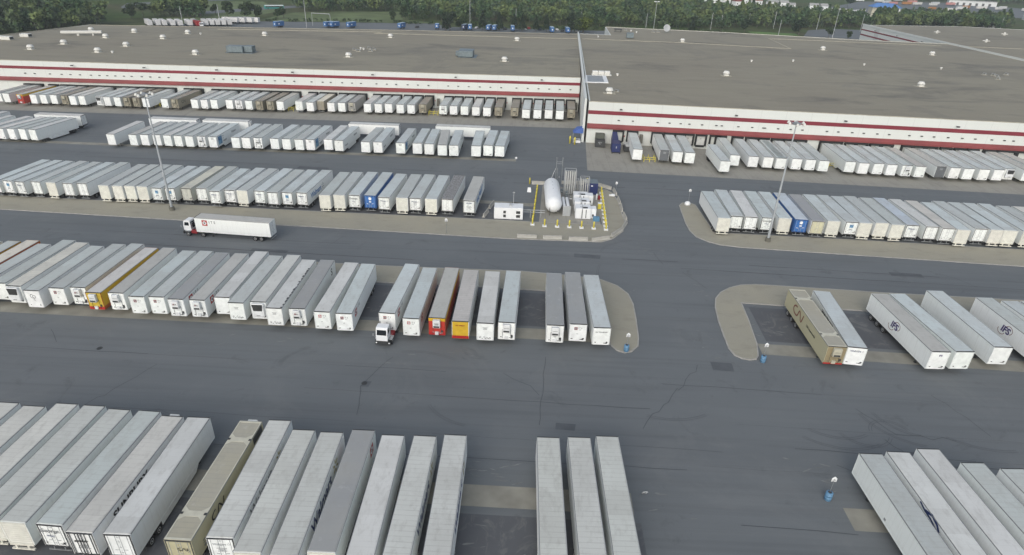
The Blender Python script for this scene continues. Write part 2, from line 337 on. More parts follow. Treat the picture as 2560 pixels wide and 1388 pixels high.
for cx, cy, lb in ((-20.6, 66.3, "dark round manhole cover in the open lane left of centre"), (-60, 71.4, "small dark manhole cover in front of the orange-striped trailers")):
    mb = MB(); mb.lathe([(.4, 0), (.4, .02)], 14); tag(mb.build("manhole_cover", M["dark"], loc=(cx, cy, .01)), lb, "manhole cover", "manhole covers")

# dark tyre scrub arcs and a few repair patches in the wide lanes
mb = MB(); k = 0
for (cx, cy, r_, a0, a1) in ((44,62,3.2,200,330),(47.5,61,2.4,20,170),(41,66,6,230,300),(52,66,5,190,260),(20,71,9,250,300),(-15,62,12,60,100),(-40,68,10,240,285),(27,140,14,150,190),(30,100,16,160,200),(24,108,9,100,160),(60,68,9,230,280),(-5,66,7,210,260)):
    for dr in (0, .32, 1.9, 2.2)[:random.choice((2, 2, 4))]:
        pts = [(cx+(r_+dr)*math.cos(R(a0+(a1-a0)*i/14)), cy+(r_+dr)*math.sin(R(a0+(a1-a0)*i/14))) for i in range(15)]
        ribbon(mb, pts, .07, .0145+k*.00005); k += 1
M['tyremark'] = mat('tyre_scrub', (.112, .122, .132), .75); tag(mb.build('tyre_marks', M['tyremark']), kind='structure')
mb = MB()
for i, (x0, y0, w_, d_) in enumerate(((47.2,56.8,1.6,1.2),(-20.9,65.6,1.0,1.2),(10,108,5,1.6),(-52,104.6,7,1.2),(70,106,6,1.5),(28,73,3,2),(-88,66,5,1.6),(60,146,6,2),(-60,154,8,1.8),(5,59,2.4,1.2))): mb.poly([(x0, y0, .011), (x0+w_, y0-.05*w_, .011), (x0+w_+.2, y0+d_-.05*w_, .011), (x0+.1, y0+d_, .011)])
M['patch'] = mat('asphalt_patch', (.105, .115, .125), .8, noise=.2, nscale=.6); tag(mb.build('asphalt_patches', M['patch']), kind='structure')
# ------------------------------------------------------------------ lettering and emblems (cached meshes, drawn in the XZ plane facing -Y)
TX = {}
def text_mesh(s, size, bold=0.0, shear=0.0):
    key = (s, size, bold, shear)
    if key in TX: return TX[key]
    cu = bpy.data.curves.new('lettering', 'FONT'); cu.body = s; cu.size = size; cu.align_x = 'CENTER'; cu.align_y = 'CENTER'; cu.offset = bold; cu.shear = shear; cu.extrude = .006; cu.resolution_u = 3
    o = bpy.data.objects.new('lettering', cu); COL.objects.link(o)
    me = bpy.data.meshes.new_from_object(o.evaluated_get(bpy.context.evaluated_depsgraph_get()))
    me.transform(Matrix.Rotation(R(90), 4, 'X'))
    bpy.data.objects.remove(o); bpy.data.curves.remove(cu); TX[key] = me; return me
def stroke(mb, pts, wd, t=.012):
    P = [Vector(p) for p in pts]; n = len(P)
    L_ = []; R_ = []
    for i in range(n):
        d = (P[min(i+1, n-1)]-P[max(i-1, 0)]).normalized(); q = Vector((-d.y, d.x))*wd/2
        L_.append(P[i]+q); R_.append(P[i]-q)
    for i in range(n-1):
        a, b, c, d = L_[i], L_[i+1], R_[i+1], R_[i]
        mb.poly([(a.x, -t, a.y), (b.x, -t, b.y), (c.x, -t, c.y), (d.x, -t, d.y)])
def arc(cx, cy, r, a0, a1, n=10, ry=None):
    return [(cx+r*math.cos(R(a0+(a1-a0)*i/n)), cy+(ry or r)*math.sin(R(a0+(a1-a0)*i/n))) for i in range(n+1)]
def mk(fn, name, mats):
    mb = MB(); fn(mb); return mb.mesh(name, mats)
def worm(mb):                                     # the monoline railway mark
    stroke(mb, arc(-.15, .0, .95, 80, 280, 14, .62)[:]+[(.25, -.62)]+[(.55, -.35), (.75, .3), (.95, .58), (1.15, .45), (1.75, -.5), (2.0, -.62), (2.15, -.4), (2.4, .62)], .24)
def swirl(mb): stroke(mb, arc(.55, .25, .62, 160, -60, 14, .55), .075); stroke(mb, arc(-.55, -.35, .62, -10, -200, 14, .5), .075)
def spark(mb):
    for i in range(6):
        a = R(90+60*i); stroke(mb, [(.16*math.cos(a), .16*math.sin(a)), (.45*math.cos(a), .45*math.sin(a))], .13)
def diamond_small(mb):
    for cx, cz in ((.9, .3),): stroke(mb, [(cx, cz+.17), (cx+.17, cz), (cx, cz-.17), (cx-.17, cz), (cx, cz+.17)], .05)
def placards(mb):
    for cx, cz, a, b in ((-.85, .22, .09, .05), (.55, .12, .16, .035), (.88, .26, .12, .09), (.80, .08, .16, .04)):
        mb.poly([(cx-a, -.01, cz-b), (cx+a, -.01, cz-b), (cx+a, -.01, cz+b), (cx-a, -.01, cz+b)])
def diamonds(mb):
    for cx, cz in ((-.75, .35), (-.1, .38), (.3, .25), (.72, .24)): stroke(mb, [(cx, cz+.15), (cx+.15, cz), (cx, cz-.15), (cx-.15, cz), (cx, cz+.15)], .05)
    for cx in (-.45, .05, .5): mb.poly([(cx-.08, -.01, .08), (cx+.1, -.01, .08), (cx+.1, -.01, .2), (cx-.08, -.01, .2)])
def small_lines(mb):
    for z, a in ((.16, .42), (.0, .30), (-.16, .36)): mb.poly([(-a, -.008, z-.035), (a, -.008, z-.035), (a, -.008, z+.035), (-a, -.008, z+.035)])
def scribble(mb): stroke(mb, arc(-.1, .2, .32, 60, 330, 12), .06); stroke(mb, arc(.2, .1, .26, -100, 200, 12), .06); stroke(mb, [(.1, -.1), (.0, -.55), (.2, -.45), (.28, -.7)], .05)
def picture(mb): mb.poly([(-1.2, -.012, -1.1), (1.2, -.012, -1.1), (1.2, -.012, 1.1), (-1.2, -.012, 1.1)])
def textrows(mb):
    for z, x0, x1 in ((.75, -1, -.3), (.15, -1, -.4), (-.5, -1, 1.6), (-.75, -.9, 1.2)): mb.poly([(x0, -.01, z-.12), (x1, -.01, z-.12), (x1, -.01, z+.12), (x0, -.01, z+.12)])
def emblem(mb):                                   # square badge with a pale four-lobed ring
    mb.add([(-.5, -.006, -.5), (.5, -.006, -.5), (.5, -.006, .5), (-.5, -.006, .5)], [(0, 1, 2, 3)], 0)
    pts = arc(0, 0, .34, 0, 360, 16)[:-1]; mb.add([(x*(1+.12*math.cos(4*math.atan2(y, x))), -.012, y) for x, y in pts], [tuple(range(16))], 1)
    pts = [(.27*(1 if i % 2 else .4)*math.cos(R(i*36)), .27*(1 if i % 2 else .4)*math.sin(R(i*36))) for i in range(10)]; mb.add([(x, -.018, y) for x, y in pts], [tuple(range(10))], 2)
def disc(mb):
    pts = arc(0, 0, .42, 0, 360, 18)[:-1]; mb.poly([(x, -.01, y) for x, y in pts])
    mb.poly([(-.35, -.01, -1.0), (.25, -.01, -1.1), (.35, -.01, -.75), (-.2, -.01, -.7)]); mb.poly([(-.95, -.01, -1.55), (-.6, -.01, -1.55), (-.6, -.01, -1.4), (-.95, -.01, -1.4)])
    mb.poly([(.5, -.01, -1.4), (.95, -.01, -1.4), (.95, -.01, -1.3), (.5, -.01, -1.3)])
def f_pic(t, tc, src, b):
    return mixc(t, rng(t, noise(t, tc.outputs['Object'], .9, 4), .4, .65, 0, 1), (.02, .10, .28), (.25, .48, .62))
M['pic'] = mat('printed_landscape_panel', (.1, .3, .5), .5, fn=f_pic)
G_ = {}
for k_, fn_, mm in (('worm', worm, 'black'), ('wormr', worm, 'brownred'), ('swirl', swirl, 'brownred'), ('spark', spark, 'spark'), ('sparkg', spark, 'paletxt'), ('diamond', diamond_small, 'greytxt'), ('placards', placards, 'black'), ('diamonds', diamonds, 'greytxt'),
                    ('lines', small_lines, 'paletxt'), ('scribble', scribble, 'black'), ('picture', picture, 'pic'), ('rows', textrows, 'paletxt'), ('disc', disc, 'brightwhite')):
    G_[k_] = mk(fn_, 'marking', M[mm])
G_['emblem'] = mk(emblem, 'emblem', [M['red'], M['brightwhite'], M['black']])
G_['emblemd'] = mk(emblem, 'emblem', [M['darkred'], M['paletxt'], M['black']])
TM = {}
def put(parent, me, name, side, along, z, scale=1.0, mt=None, off=.0, sy=1.0):
    """place a marking on a trailer: side n (nose), b (rear), r (+X side), l (-X side)"""
    o = inst(name, me, parent)
    H = 1.30+off
    if side == 'n': o.location = (along, -8.075-.012-off, z); rz = 0
    elif side == 'b': o.location = (along, 8.075+.055+off, z); rz = math.pi
    elif side == 'r': o.location = (H+.012, along, z); rz = R(90)
    else: o.location = (-H-.012, along, z); rz = R(-90)
    o.rotation_euler = (0, 0, rz); o.scale = (scale, 1, scale*sy)
    if mt:
        key = (me.name, mt)
        if key not in TM: c = me.copy(); c.materials.clear(); c.materials.append(M[mt]); TM[key] = c
        o.data = TM[key]
    return o
# ------------------------------------------------------------------ trailer part meshes (nose at -Y, rear at +Y, 16.15 x 2.6 m)
HL = 8.075; HW = 1.3
T_ = {}
def tm(name, fn, mats):
    mb = MB(); fn(mb); T_[name] = mb.fix(mb.mesh(name, mats)); return T_[name]
def body(mb):
    mb.bbox(-HW, HW, -HL, HL, 1.17, 4.06, .035, 0)
    for s in (-1, 1):
        x = s*HW; a, b = (x-.018, x+.018)
        mb.box(a, b, -HL+.06, HL-.06, 1.10, 1.30, 1); mb.box(a, b, -HL+.08, HL-.08, 3.93, 4.0, 1); mb.box(x-.03, x+.03, -HL+.1, HL-.1, 4.002, 4.085, 2)
        for yy in (-HL, HL): mb.box(x-.05*(s > 0)-.0*(s < 0)-(.012 if s < 0 else 0), x+.05*(s < 0)+(.012 if s > 0 else 0), yy-(.03 if yy < 0 else .07), yy+(.07 if yy < 0 else .03), 1.14, 4.04, 1)
def roof(mb):
    mb.add([(-HW+.05, -HL+.05, 4.062), (HW-.05, -HL+.05, 4.062), (HW-.05, HL-.05, 4.062), (-HW+.05, HL-.05, 4.062), (-HW+.12, -HL+.12, 4.10), (HW-.12, -HL+.12, 4.10), (HW-.12, HL-.12, 4.10), (-HW+.12, HL-.12, 4.10)],
           [(0, 1, 5, 4), (1, 2, 6, 5), (2, 3, 7, 6), (3, 0, 4, 7), (4, 5, 6, 7)])
def nose(mb):       # front panel with a slim dark surround
    y = -HL
    mb.box(-HW+.07, HW-.07, y-.022, y+.01, 1.24, 3.98, 0)
    for s in (-1, 1): mb.box(s*(HW-.045)-.03, s*(HW-.045)+.03, y-.014, y+.01, 1.2, 4.03, 1)
    mb.box(-HW+.01, HW-.01, y-.03, y+.07, 4.0, 4.115, 1); mb.box(-HW+.1, HW-.1, y-.02, y+.01, 1.12, 1.235, 2)
    for s in (-1, 1): mb.box(s*.8-.07, s*.8+.07, y-.05, y-.02, 1.5, 1.58, 1)
def chassis(mb):
    for s in (-1, 1): mb.box(s*.5-.06, s*.5+.06, -HL+1.0, HL-.1, .92, 1.12, 0)
    for i in range(14): y = -HL+.6+i*1.14; mb.box(-1.2, 1.2, y-.04, y+.04, 1.06, 1.14, 0)
    for s in (-1, 1): mb.box(s*.55-.05, s*.55+.05, HL-4.6, HL-1.2, .72, .92, 0)
    for y in (HL-2.2, HL-3.55): mb.tube((-1.0, y, .52), (1.0, y, .52), .07, 8)
    for s in (-1, 1): mb.box(s*.95-.28, s*.95+.28, HL-1.32, HL-1.30, .35, 1.05, 0)
def leg(mb): mb.box(-.09, .09, -.09, .09, .06, 1.15); mb.box(-.16, .16, -.16, .16, 0, .07); mb.tube((0, .02, .9), (.0, .75, 1.12), .03, 5)
def wheel(mb):      # dual wheel, axis X
    for x0 in (-.29, .03): mb.lathe([(.30, x0), (.46, x0+.01), (.51, x0+.05), (.51, x0+.21), (.46, x0+.25), (.30, x0+.26)], 18, (0, 0, 0), 'X')
def rimf(mb): mb.lathe([(.30, 0), (.30, .03), (.24, .035), (.17, -.03), (.10, -.03), (.09, .05), (.02, .055)], 14, (0, 0, 0), 'X')
def guard(mb): mb.box(-1.15, 1.15, HL-.12, HL-.02, .52, .64); [mb.box(s*.55-.05, s*.55+.05, HL-.1, HL-.04, .64, 1.14) for s in (-1, 1)]
def liftguard(mb):
    mb.box(-1.15, 1.15, HL-.05, HL+.14, .50, .66); mb.box(-1.22, 1.22, HL-.1, HL+.1, 1.02, 1.2)
    for s in (-1, 1): mb.box(s*.62-.1, s*.62+.1, HL-.02, HL+.12, .66, 1.02)
def rframe(mb):
    y = HL
    for s in (-1, 1): mb.box(s*(HW-.075)-.075, s*(HW-.075)+.075, y-.02, y+.03, 1.14, 4.05)
    mb.box(-HW+.15, HW-.15, y-.02, y+.03, 3.88, 4.05); mb.box(-HW+.15, HW-.15, y-.02, y+.05, 1.12, 1.30)
def door(mb):       # one swing leaf, hinge side at x=0 .. 1.13
    mb.box(.02, 1.13, HL+.0, HL+.04, 1.32, 3.87, 0)
    for x in (.22, .92): mb.tube((x, HL+.06, 1.25), (x, HL+.06, 3.92), .022, 5, mi=1)
    for z in (1.6, 2.35, 3.1, 3.7): mb.box(.0, .12, HL+.035, HL+.06, z, z+.07, 1)
    mb.box(.3, .62, HL+.05, HL+.085, 2.02, 2.07, 1)
def rollup(mb):
    n = 9
    for i in range(n):
        z = 1.33+i*.283; mb.box(-1.14, 1.14, HL-.0, HL+.03, z, z+.262, 0)
    mb.box(-1.14, 1.14, HL-.02, HL+.012, 1.32, 3.88, 1)
def reefer(mb):     # older square unit high on the nose
    mb.bbox(-.58, .58, -HL-.55, -HL-.03, 2.62, 3.92, .07, 0)
    mb.box(-.45, .45, -HL-.575, -HL-.545, 2.72, 2.98, 1); mb.box(-.38, .38, -HL-.57, -HL-.55, 3.35, 3.38, 1)
    for x in (-.62, .66): mb.tube((x, -HL-.06, 1.35), (x, -HL-.06, 2.9), .025, 5, mi=1)
    mb.box(.68, .98, -HL-.12, -HL-.03, 1.7, 2.0, 1); mb.box(-.30, .25, -HL-.22, -HL-.03, 1.25, 1.75, 0)
def reefer2(mb):    # newer full-width unit with a black grille
    mb.bbox(-1.02, 1.02, -HL-.5, -HL-.03, 1.72, 3.95, .10, 0)
    mb.add([(-.92, -HL-.52, 3.85), (.92, -HL-.52, 3.85), (.72, -HL-.52, 2.75), (-.72, -HL-.52, 2.75)], [(0, 3, 2, 1)], 1)
    for i in range(5): mb.box(-.78, .78, -HL-.545, -HL-.522, 2.9+i*.19, 2.93+i*.19, 2)
    mb.box(-.3, .3, -HL-.53, -HL-.5, 1.9, 1.97, 1)
def skirt(mb): mb.box(-.02, .02, -3.6, 3.5, .38, 1.1); mb.add([(-.02, -4.6, 1.1), (-.02, -3.6, 1.1), (-.02, -3.6, .38), (.02, -4.6, 1.1), (.02, -3.6, 1.1), (.02, -3.6, .38)], [(0, 1, 2), (3, 5, 4), (0, 3, 4, 1), (1, 4, 5, 2), (2, 5, 3, 0)])
def fittings(mb):   # container roof: corner castings and the X-shaped lifting bands
    for yc in (-HL+3.0, HL-3.0):
        mb.box(-HW, HW, yc-.35, yc+.35, 4.10, 4.125, 0)
        for s in (-1, 1):
            mb.box(s*(HW-.13)-.12, s*(HW-.13)+.12, yc-.13, yc+.13, 4.126, 4.16, 1)
            for q in (-1, 1): mb.add([(s*HW, yc+q*.35, 4.128), (s*HW, yc+q*.95, 4.128), (s*.62, yc+q*.35, 4.128)], [(0, 1, 2)], 0)
    for yc in (-HL+.12, HL-.12): mb.box(-HW, HW, yc-.12, yc+.12, 4.10, 4.125, 0)
    for s in (-1, 1): mb.box(s*(HW-.06)-.06, s*(HW-.06)+.06, -HL+.24, HL-.24, 4.10, 4.12, 0)
M['rail'] = mat('roof_edge_rail', (.30, .31, .31), .5, .4)
tm('body', body, [M['side'], M['paint'], M['rail']]); tm('roof', roof, M['roof']); tm('front_panel', nose, [M['paint'], M['dark'], M['paint']]); tm('chassis', chassis, M['dark'])
tm('landing_leg', leg, M['dark']); smoothm(tm('wheel', wheel, M['tyre'])); tm('rim', rimf, M['rim']); tm('underride_guard', guard, M['grey']); tm('liftgate', liftguard, M['paint'])
tm('rear_frame', rframe, M['paint']); tm('rear_door', door, [M['paint'], M['paletxt']]); tm('roll_up_door', rollup, [M['paint'], M['dark']])
tm('refrigeration_unit', reefer, [M['paint'], M['dark']]); tm('refrigeration_unit_grille', reefer2, [M['paint'], M['dark'], M['black']]); tm('side_skirt', skirt, M['paint']); tm('lifting_band', fittings, [M['paint'], M['dark']])
def topband(mb):
    mb.box(-HW-.016, HW+.016, -HL-.028, -HL+16.1, 3.3, 4.04)
def f_tarp(t, tc, src, b):
    return mixc(t, rng(t, noise(t, tc.outputs['Object'], 2.2, 6, .8), .42, .62, 0, 1), src, (.36, .37, .38))
M['fabric'] = mat('torn_dark_roof_tarp', (.16, .155, .15), .9, fn=f_tarp, bump=.5, bscale=6)
ROOFC = {'grey': (.52, .56, .545, .55), 'cool': (.59, .65, .65, .35), 'warm': (.51, .51, .48, .35), 'white': (.70, .71, .69, .2), 'white2': (.64, .645, .61, .2), 'cream': (.67, .67, .62, .6), 'cream2': (.78, .73, .62, .1),
 'rib': (.62, .635, .60, .8), 'rib2': (.60, .58, .55, 1.), 'ribcream': (.74, .72, .64, 1.), 'dark': (.33, .34, .345, .3), 'tan': (.42, .395, .31, .9), 'brown': (.27, .245, .20, .6), 'pink': (.65, .63, .61, .15), 'pinkw': (.70, .69, .66, .1),
 'bluewhite': (.56, .63, .70, .15), 'yellowish': (.72, .70, .58, .2), 'creamhalf': (.66, .64, .58, .4), 'fabric': (.2, .2, .2, .2)}
SIDEC = {'tan': (.50, .47, .31), 'brown': (.30, .275, .21), 'yellowish': (.62, .62, .55)}
ROOFW = {'grey': 'grey roof', 'cool': 'pale blue-grey roof', 'warm': 'warm grey roof', 'white': 'bright white roof', 'white2': 'off-white roof', 'cream': 'cream-grey roof', 'cream2': 'cream roof', 'rib': 'ribbed grey roof', 'rib2': 'ribbed pale roof', 'ribcream': 'ribbed cream roof',
 'dark': 'dark grey roof', 'tan': 'tan roof', 'brown': 'brown roof', 'pink': 'pinkish roof', 'pinkw': 'pinkish white roof', 'bluewhite': 'bluish roof', 'yellowish': 'yellowish roof', 'creamhalf': 'half cream roof', 'fabric': 'torn dark tarp roof'}
def jit(c, a=.05):
    k = 1+random.uniform(-a, a); return tuple(max(0, min(1, q*k*(1+random.uniform(-.007, .007)))) for q in c[:3])+tuple(c[3:])
def spk(root, side, along, z, s, mt='spark'): put(root, G_['spark'] if mt == 'spark' else G_['sparkg'], 'emblem', side, along, z, s)
def trailer(x, y, h, sx, sy, kind, roofk, dec, label, group, detail=2, z=0.0, near='auto'):
    """x, y: middle of the end nearest the viewer; h: heading in degrees clockwise from +Y"""
    rear_near = kind[0] == 'r'
    L = 16.15*sy; dx, dy = math.sin(R(h)), math.cos(R(h))
    cx, cy = x+dx*L/2, y+dy*L/2
    root = empty('semi_trailer', (cx, cy, z), -R(h)+(math.pi if rear_near else 0), label, 'trailer', group); root.scale = (sx, sy, 1)
    W_ = jit((.86, .89, .875), .03)
    side = jit(SIDEC.get(roofk, W_), .03); rc = jit(ROOFC[roofk], .06); fr = (.05, .052, .055)
    if kind in ('nt', 'rn') and roofk == 'dark': side = (.36, .36, .34)
    if 'yelside' in dec: side = (.60, .42, .10)
    if 'orgside' in dec: side = (.55, .22, .05)
    if 'blue' in dec.split() : side = (.04, .16, .46)
    nosec = side
    if dec == 'yellow': side = (.42, .10, .02); nosec = (.58, .42, .05)
    if dec == 'red': side = (.36, .05, .02) if detail > 1 else (.50, .05, .03); nosec = (.50, .045, .03)
    if dec == 'yelfront': nosec = (.62, .40, .03)
    if kind == 'nt' and detail > 1: nosec = (.30, .25, .15)
    if 'darkfront' in dec: nosec = (.13, .14, .15)
    if dec == 'brown': side = (.35, .32, .25); nosec = side
    b = inst('body', T_['body'], root, side)
    rr_ = inst('roof', T_['roof'], root, rc)
    if roofk == 'fabric':
        c = T_['roof'].copy(); c.materials.clear(); c.materials.append(M['fabric']); rr_.data = c
    inst('chassis', T_['chassis'], root)
    for s in (-1, 1): inst('landing_leg', T_['landing_leg'], root, loc=(s*.62, -HL+3.0, 0))
    ys = [HL-2.2, HL-3.55]
    if 'ifs' in dec or (kind == 'nt' and detail > 1): ys = [HL-1.7, HL-3.5, HL-5.3]
    for yy in ys:
        for s in (-1, 1):
            wh = inst('wheel', T_['wheel'], root, loc=(s*1.0, yy, .51))
            if detail > 1:
                q = inst('rim', T_['rim'], wh, loc=(.26 if s > 0 else -.26, 0, 0)); q.scale = (s, 1, 1)
    inst('front_panel', T_['front_panel'], root, nosec)
    # rear
    k = kind
    if k in ('rc',):
        cream = jit((.76, .76, .685), .05); inst('rear_frame', T_['rear_frame'], root, tuple(q*.9 for q in cream)); inst('roll_up_door', T_['roll_up_door'], root, cream); inst('liftgate', T_['liftgate'], root, jit((.72, .71, .62)))
    else:
        dk = k in ('rw', 'rd', 'rr', 'rn', 'rs', 'rx') or rear_near
        fc = fr if k in ('rw', 'rd', 'rr', 'rn', 'rs') else ((.12, .12, .12) if k == 'rd2' else side)
        if k == 'rb': fc = (.02, .05, .15)
        if dk or detail > 1:
            inst('rear_frame', T_['rear_frame'], root, fc)
            dc = side
            if k == 'rb': dc = (.04, .16, .46)
            if 'creamdoor' in dec: dc = (.62, .60, .42)
            if dec == 'brown': dc = (.32, .29, .22)
            for s in (-1, 1):
                d = inst('rear_door', T_['rear_door'], root, dc); d.scale = (s, 1, 1)
        inst('underride_guard', T_['underride_guard'], root)
    if k in ('nr', 'nt', 'nrx'):
        uc = (.70, .72, .72) if k != 'nt' else (.50, .48, .38)
        if roofk == 'brown': uc = (.40, .38, .30)
        inst('refrigeration_unit', T_['refrigeration_unit'], root, jit(uc))
    if k == 'rn' or k == 'rr': inst('refrigeration_unit', T_['refrigeration_unit'], root, (.74, .75, .72))
    if k == 'ng': inst('refrigeration_unit', T_['refrigeration_unit_grille'], root, (.74, .76, .77))
    if k in ('nt', 'rn') and (detail > 1): inst('lifting_band', T_['lifting_band'], root, (.60, .585, .48))
    if 'skirt' in dec:
        for s in (-1, 1): inst('side_skirt', T_['side_skirt'], root, side, loc=(s*1.22, .3, 0))
    # markings
    D_ = dec.split()
    if 'marks' in D_: put(root, G_['placards'], 'marking', 'b' if rear_near else 'n', 0, 1.55 if rear_near else 1.35, 1, off=.03); 
    if 'marks2' in D_: put(root, G_['placards'], 'marking', 'n', 0, 1.3, 1, off=.03); put(root, G_['scribble'], 'marking', 'n', 0, 2.2, .5, off=.03)
    if 'diamonds' in D_: put(root, G_['diamonds'], 'marking', 'n', 0, 1.3, 1, off=.02); put(root, G_['lines'], 'lettering', 'n', 0, 3.15, .9, 'greytxt', off=.02)
    if 'scribble' in D_: put(root, G_['scribble'], 'marking', 'n', 0, 2.9, 1, off=.02); put(root, G_['diamond'], 'marking', 'n', 0, 1.3, 1, off=.02)
    if 'lines' in D_ or 'text' in D_ and not rear_near: put(root, G_['lines'], 'lettering', 'n', 0, 3.5, .8, off=.02)
    if 'its' in D_ or 'itsred' in D_:
        if not rear_near:
            put(root, G_['emblem'] if 'itsred' in D_ else G_['emblemd'], 'emblem', 'n', -.35, 3.30, .48, off=.02); put(root, text_mesh('I T S', .34, .004), 'lettering', 'n', .28, 3.38, 1, 'greytxt', off=.02); put(root, G_['lines'], 'lettering', 'n', .28, 3.1, .5, off=.02)
            put(root, G_['lines'], 'lettering', 'n', -.1, 2.4, .35, 'greytxt', off=.02); put(root, G_['placards'], 'marking', 'n', -.1, 1.3, 1, off=.02)
    if 'its2' in D_: put(root, G_['emblemd'], 'emblem', 'n', -.15, 3.45, .26, off=.56); put(root, text_mesh('ITS', .2, .003), 'lettering', 'n', .14, 3.45, 1, 'greytxt', off=.56); put(root, G_['diamond'], 'marking', 'n', 0, 1.35, 1, off=.03); put(root, G_['placards'], 'marking', 'n', 0, 1.4, .9, off=.2)
    if 'side' in D_ and ('its' in dec): put(root, G_['emblem'], 'emblem', 'r', -HL+2.1, 3.1, 1.15); put(root, text_mesh('I T S', .75, .01), 'lettering', 'r', -HL+3.75, 3.3, 1, 'greytxt')
    if 'sfar' in D_: put(root, text_mesh('S', 1.7, .03), 'lettering', 'r', HL-2.2, 2.9, 1, 'black')
    if 'far' in D_: put(root, G_['emblem'], 'emblem', 'l', -HL+2.0, 3.0, 1.3)
    if 'wmtext' in D_:
        put(root, text_mesh('Walmart', .36, .006), 'lettering', 'b', .15, 3.2, 1, 'navy', off=.04); spk(root, 'b', -.82, 3.2, .38, 'g'); put(root, G_['lines'], 'lettering', 'b', 0, 2.75, .9, off=.03); put(root, G_['placards'], 'marking', 'b', 0, 1.6, 1, off=.04)
    if 'logo' in D_: put(root, text_mesh('Walmart', .22, .004), 'lettering', 'b', .0, 2.3, 1, 'navy', off=.04); q = put(root, G_['picture'], 'printed_panel', 'b', 0, 3.1, .3, off=.04); put(root, G_['placards'], 'marking', 'b', 0, 1.6, 1, off=.04)
    if 'george' in D_: put(root, text_mesh('George.', .62, .004), 'lettering', 'b', .1, 3.3, 1, 'greytxt', off=.05); put(root, text_mesh('Walmart', .22, .003), 'lettering', 'b', .2, 2.65, 1, 'navy', off=.05); put(root, G_['placards'], 'marking', 'b', 0, 1.5, 1, off=.05)
    if 'dash' in D_: put(root, text_mesh('WAL-MART', .26, .012), 'lettering', 'b', 0, 3.45, 1, 'navy', off=.05); put(root, G_['scribble'], 'marking', 'b', 0, 2.5, 1.1, 'greytxt', off=.05, sy=.6); put(root, text_mesh('WAL*MART', 1.9, .04), 'lettering', 'l', .5, 2.75, 1, 'midblue')
    if 'wmside' in D_: put(root, text_mesh('Walmart', 1.7, .03), 'lettering', 'l', 3.0, 2.6, 1, 'midblue'); spk(root, 'l', -1.2, 2.7, 1.6, 'g')
    if dec in ('wm side', 'wm side skirt'): put(root, text_mesh('Walmart', 1.9, .03), 'lettering', 'l', .8, 2.7, 1, 'navy'); spk(root, 'l', -4.3, 2.8, 1.9)
    if dec == 'wm faint': put(root, text_mesh('Walmart', .36, .006), 'lettering', 'b', .15, 3.3, 1, 'paletxt', off=.04); spk(root, 'b', -.75, 3.3, .38, 'g'); put(root, G_['lines'], 'lettering', 'b', 0, 2.6, 1.2, off=.04); spk(root, 'l', -3.5, 3.0, 1.5); put(root, text_mesh('Walmart', 1.6, .01), 'lettering', 'l', 1.5, 2.9, 1, 'greytxt')
    if dec == 'wm text': put(root, text_mesh('Walmart', .40, .006), 'lettering', 'n', -.15, 3.45, 1, 'navy', off=.02); spk(root, 'n', .82, 3.45, .36, 'g'); put(root, G_['placards'], 'marking', 'n', 0, 1.35, 1.1, off=.02); put(root, text_mesh('WAL*MART', .95, .03), 'lettering', 'l', .5, 3.2, 1, 'black')
    if 'sunbury' in D_:
        put(root, text_mesh('SUNBURY', .30, .01, .2), 'lettering', 'b', .05, 3.0, 1, 'black', off=.05); put(root, G_['lines'], 'lettering', 'b', 0, 2.3, 1.0, 'greytxt', off=.05); put(root, text_mesh('SUNBURY', 1.3, .04), 'lettering', 'l', 2.4, 2.95, 1, 'black')
        mb = MB(); [mb.box(q-.02, q+.02, HL+.06, HL+.1, 1.2, 3.95) for q in (-1.0, -.45, -.12, .12, .45, 1.0)]; mb.build('lock_bar', M['dark'], root)
    if dec == 'cn':
        if kind == 'rn': put(root, G_['worm'], 'emblem', 'b', -.15, 3.0, .28, off=.06); put(root, G_['worm'], 'emblem', 'l', HL-4.4, 2.8, .72); mb = MB(); mb.box(-HW-.02, -HW-.012, -HL+.3, -HL+2.6, 3.0, 3.9); mb.build('brand_panel', M['dark'], root); put(root, G_['diamond'], 'marking', 'b', 0, 2.5, .9, off=.05); put(root, G_['rows'], 'lettering', 'l', HL-2.0, 1.9, .5, 'greytxt')
        else: put(root, G_['wormr'], 'emblem', 'l', HL-4.6, 2.75, 1.1); put(root, text_mesh('CN Intermodal', .55, .01), 'lettering', 'l', -2.3, 2.7, 1, 'black'); mb = MB(); mb.box(-HW-.02, HW+.02, -HL-.05, -HL+.06, 1.08, 1.30); mb.build('bumper', M['red'], root)
    if dec == 'cnside': put(root, G_['worm'], 'emblem', 'r', -HL+3, 2.7, .7)
    if 'ifs' in D_:
        put(root, text_mesh('IFS', 1.45, .05, .15), 'lettering', 'l', .6, 2.65, 1, 'purple'); put(root, G_['swirl'], 'emblem', 'l', .6, 2.65, 1.15, off=-.006); put(root, text_mesh('IFS', .4, .01), 'lettering', 'n', .1, 3.4, 1, 'purple', off=.02); put(root, G_['placards'], 'marking', 'n', 0, 1.3, 1, off=.02)
    if 'picture' in D_: put(root, G_['picture'], 'printed_panel', 'r', -HL+2.2, 2.7, 1.0); put(root, G_['rows'], 'lettering', 'r', -HL+4.9, 2.6, 1.0); put(root, text_mesh('Walmart', .9, .01), 'lettering', 'r', HL-4.5, 3.0, 1, 'greytxt'); put(root, G_['lines'], 'lettering', 'n', 0, 3.5, 1.2, 'greytxt', off=.02)
    if 'text' in D_ and detail < 3 and not rear_near and dec != 'wm text': put(root, text_mesh('Walmart', .9, .01), 'lettering', 'r', HL-4.5, 3.0, 1, 'greytxt'); put(root, text_mesh('Walmart', .7, .01), 'lettering', 'r', -HL+3, 2.2, 1, 'greytxt')
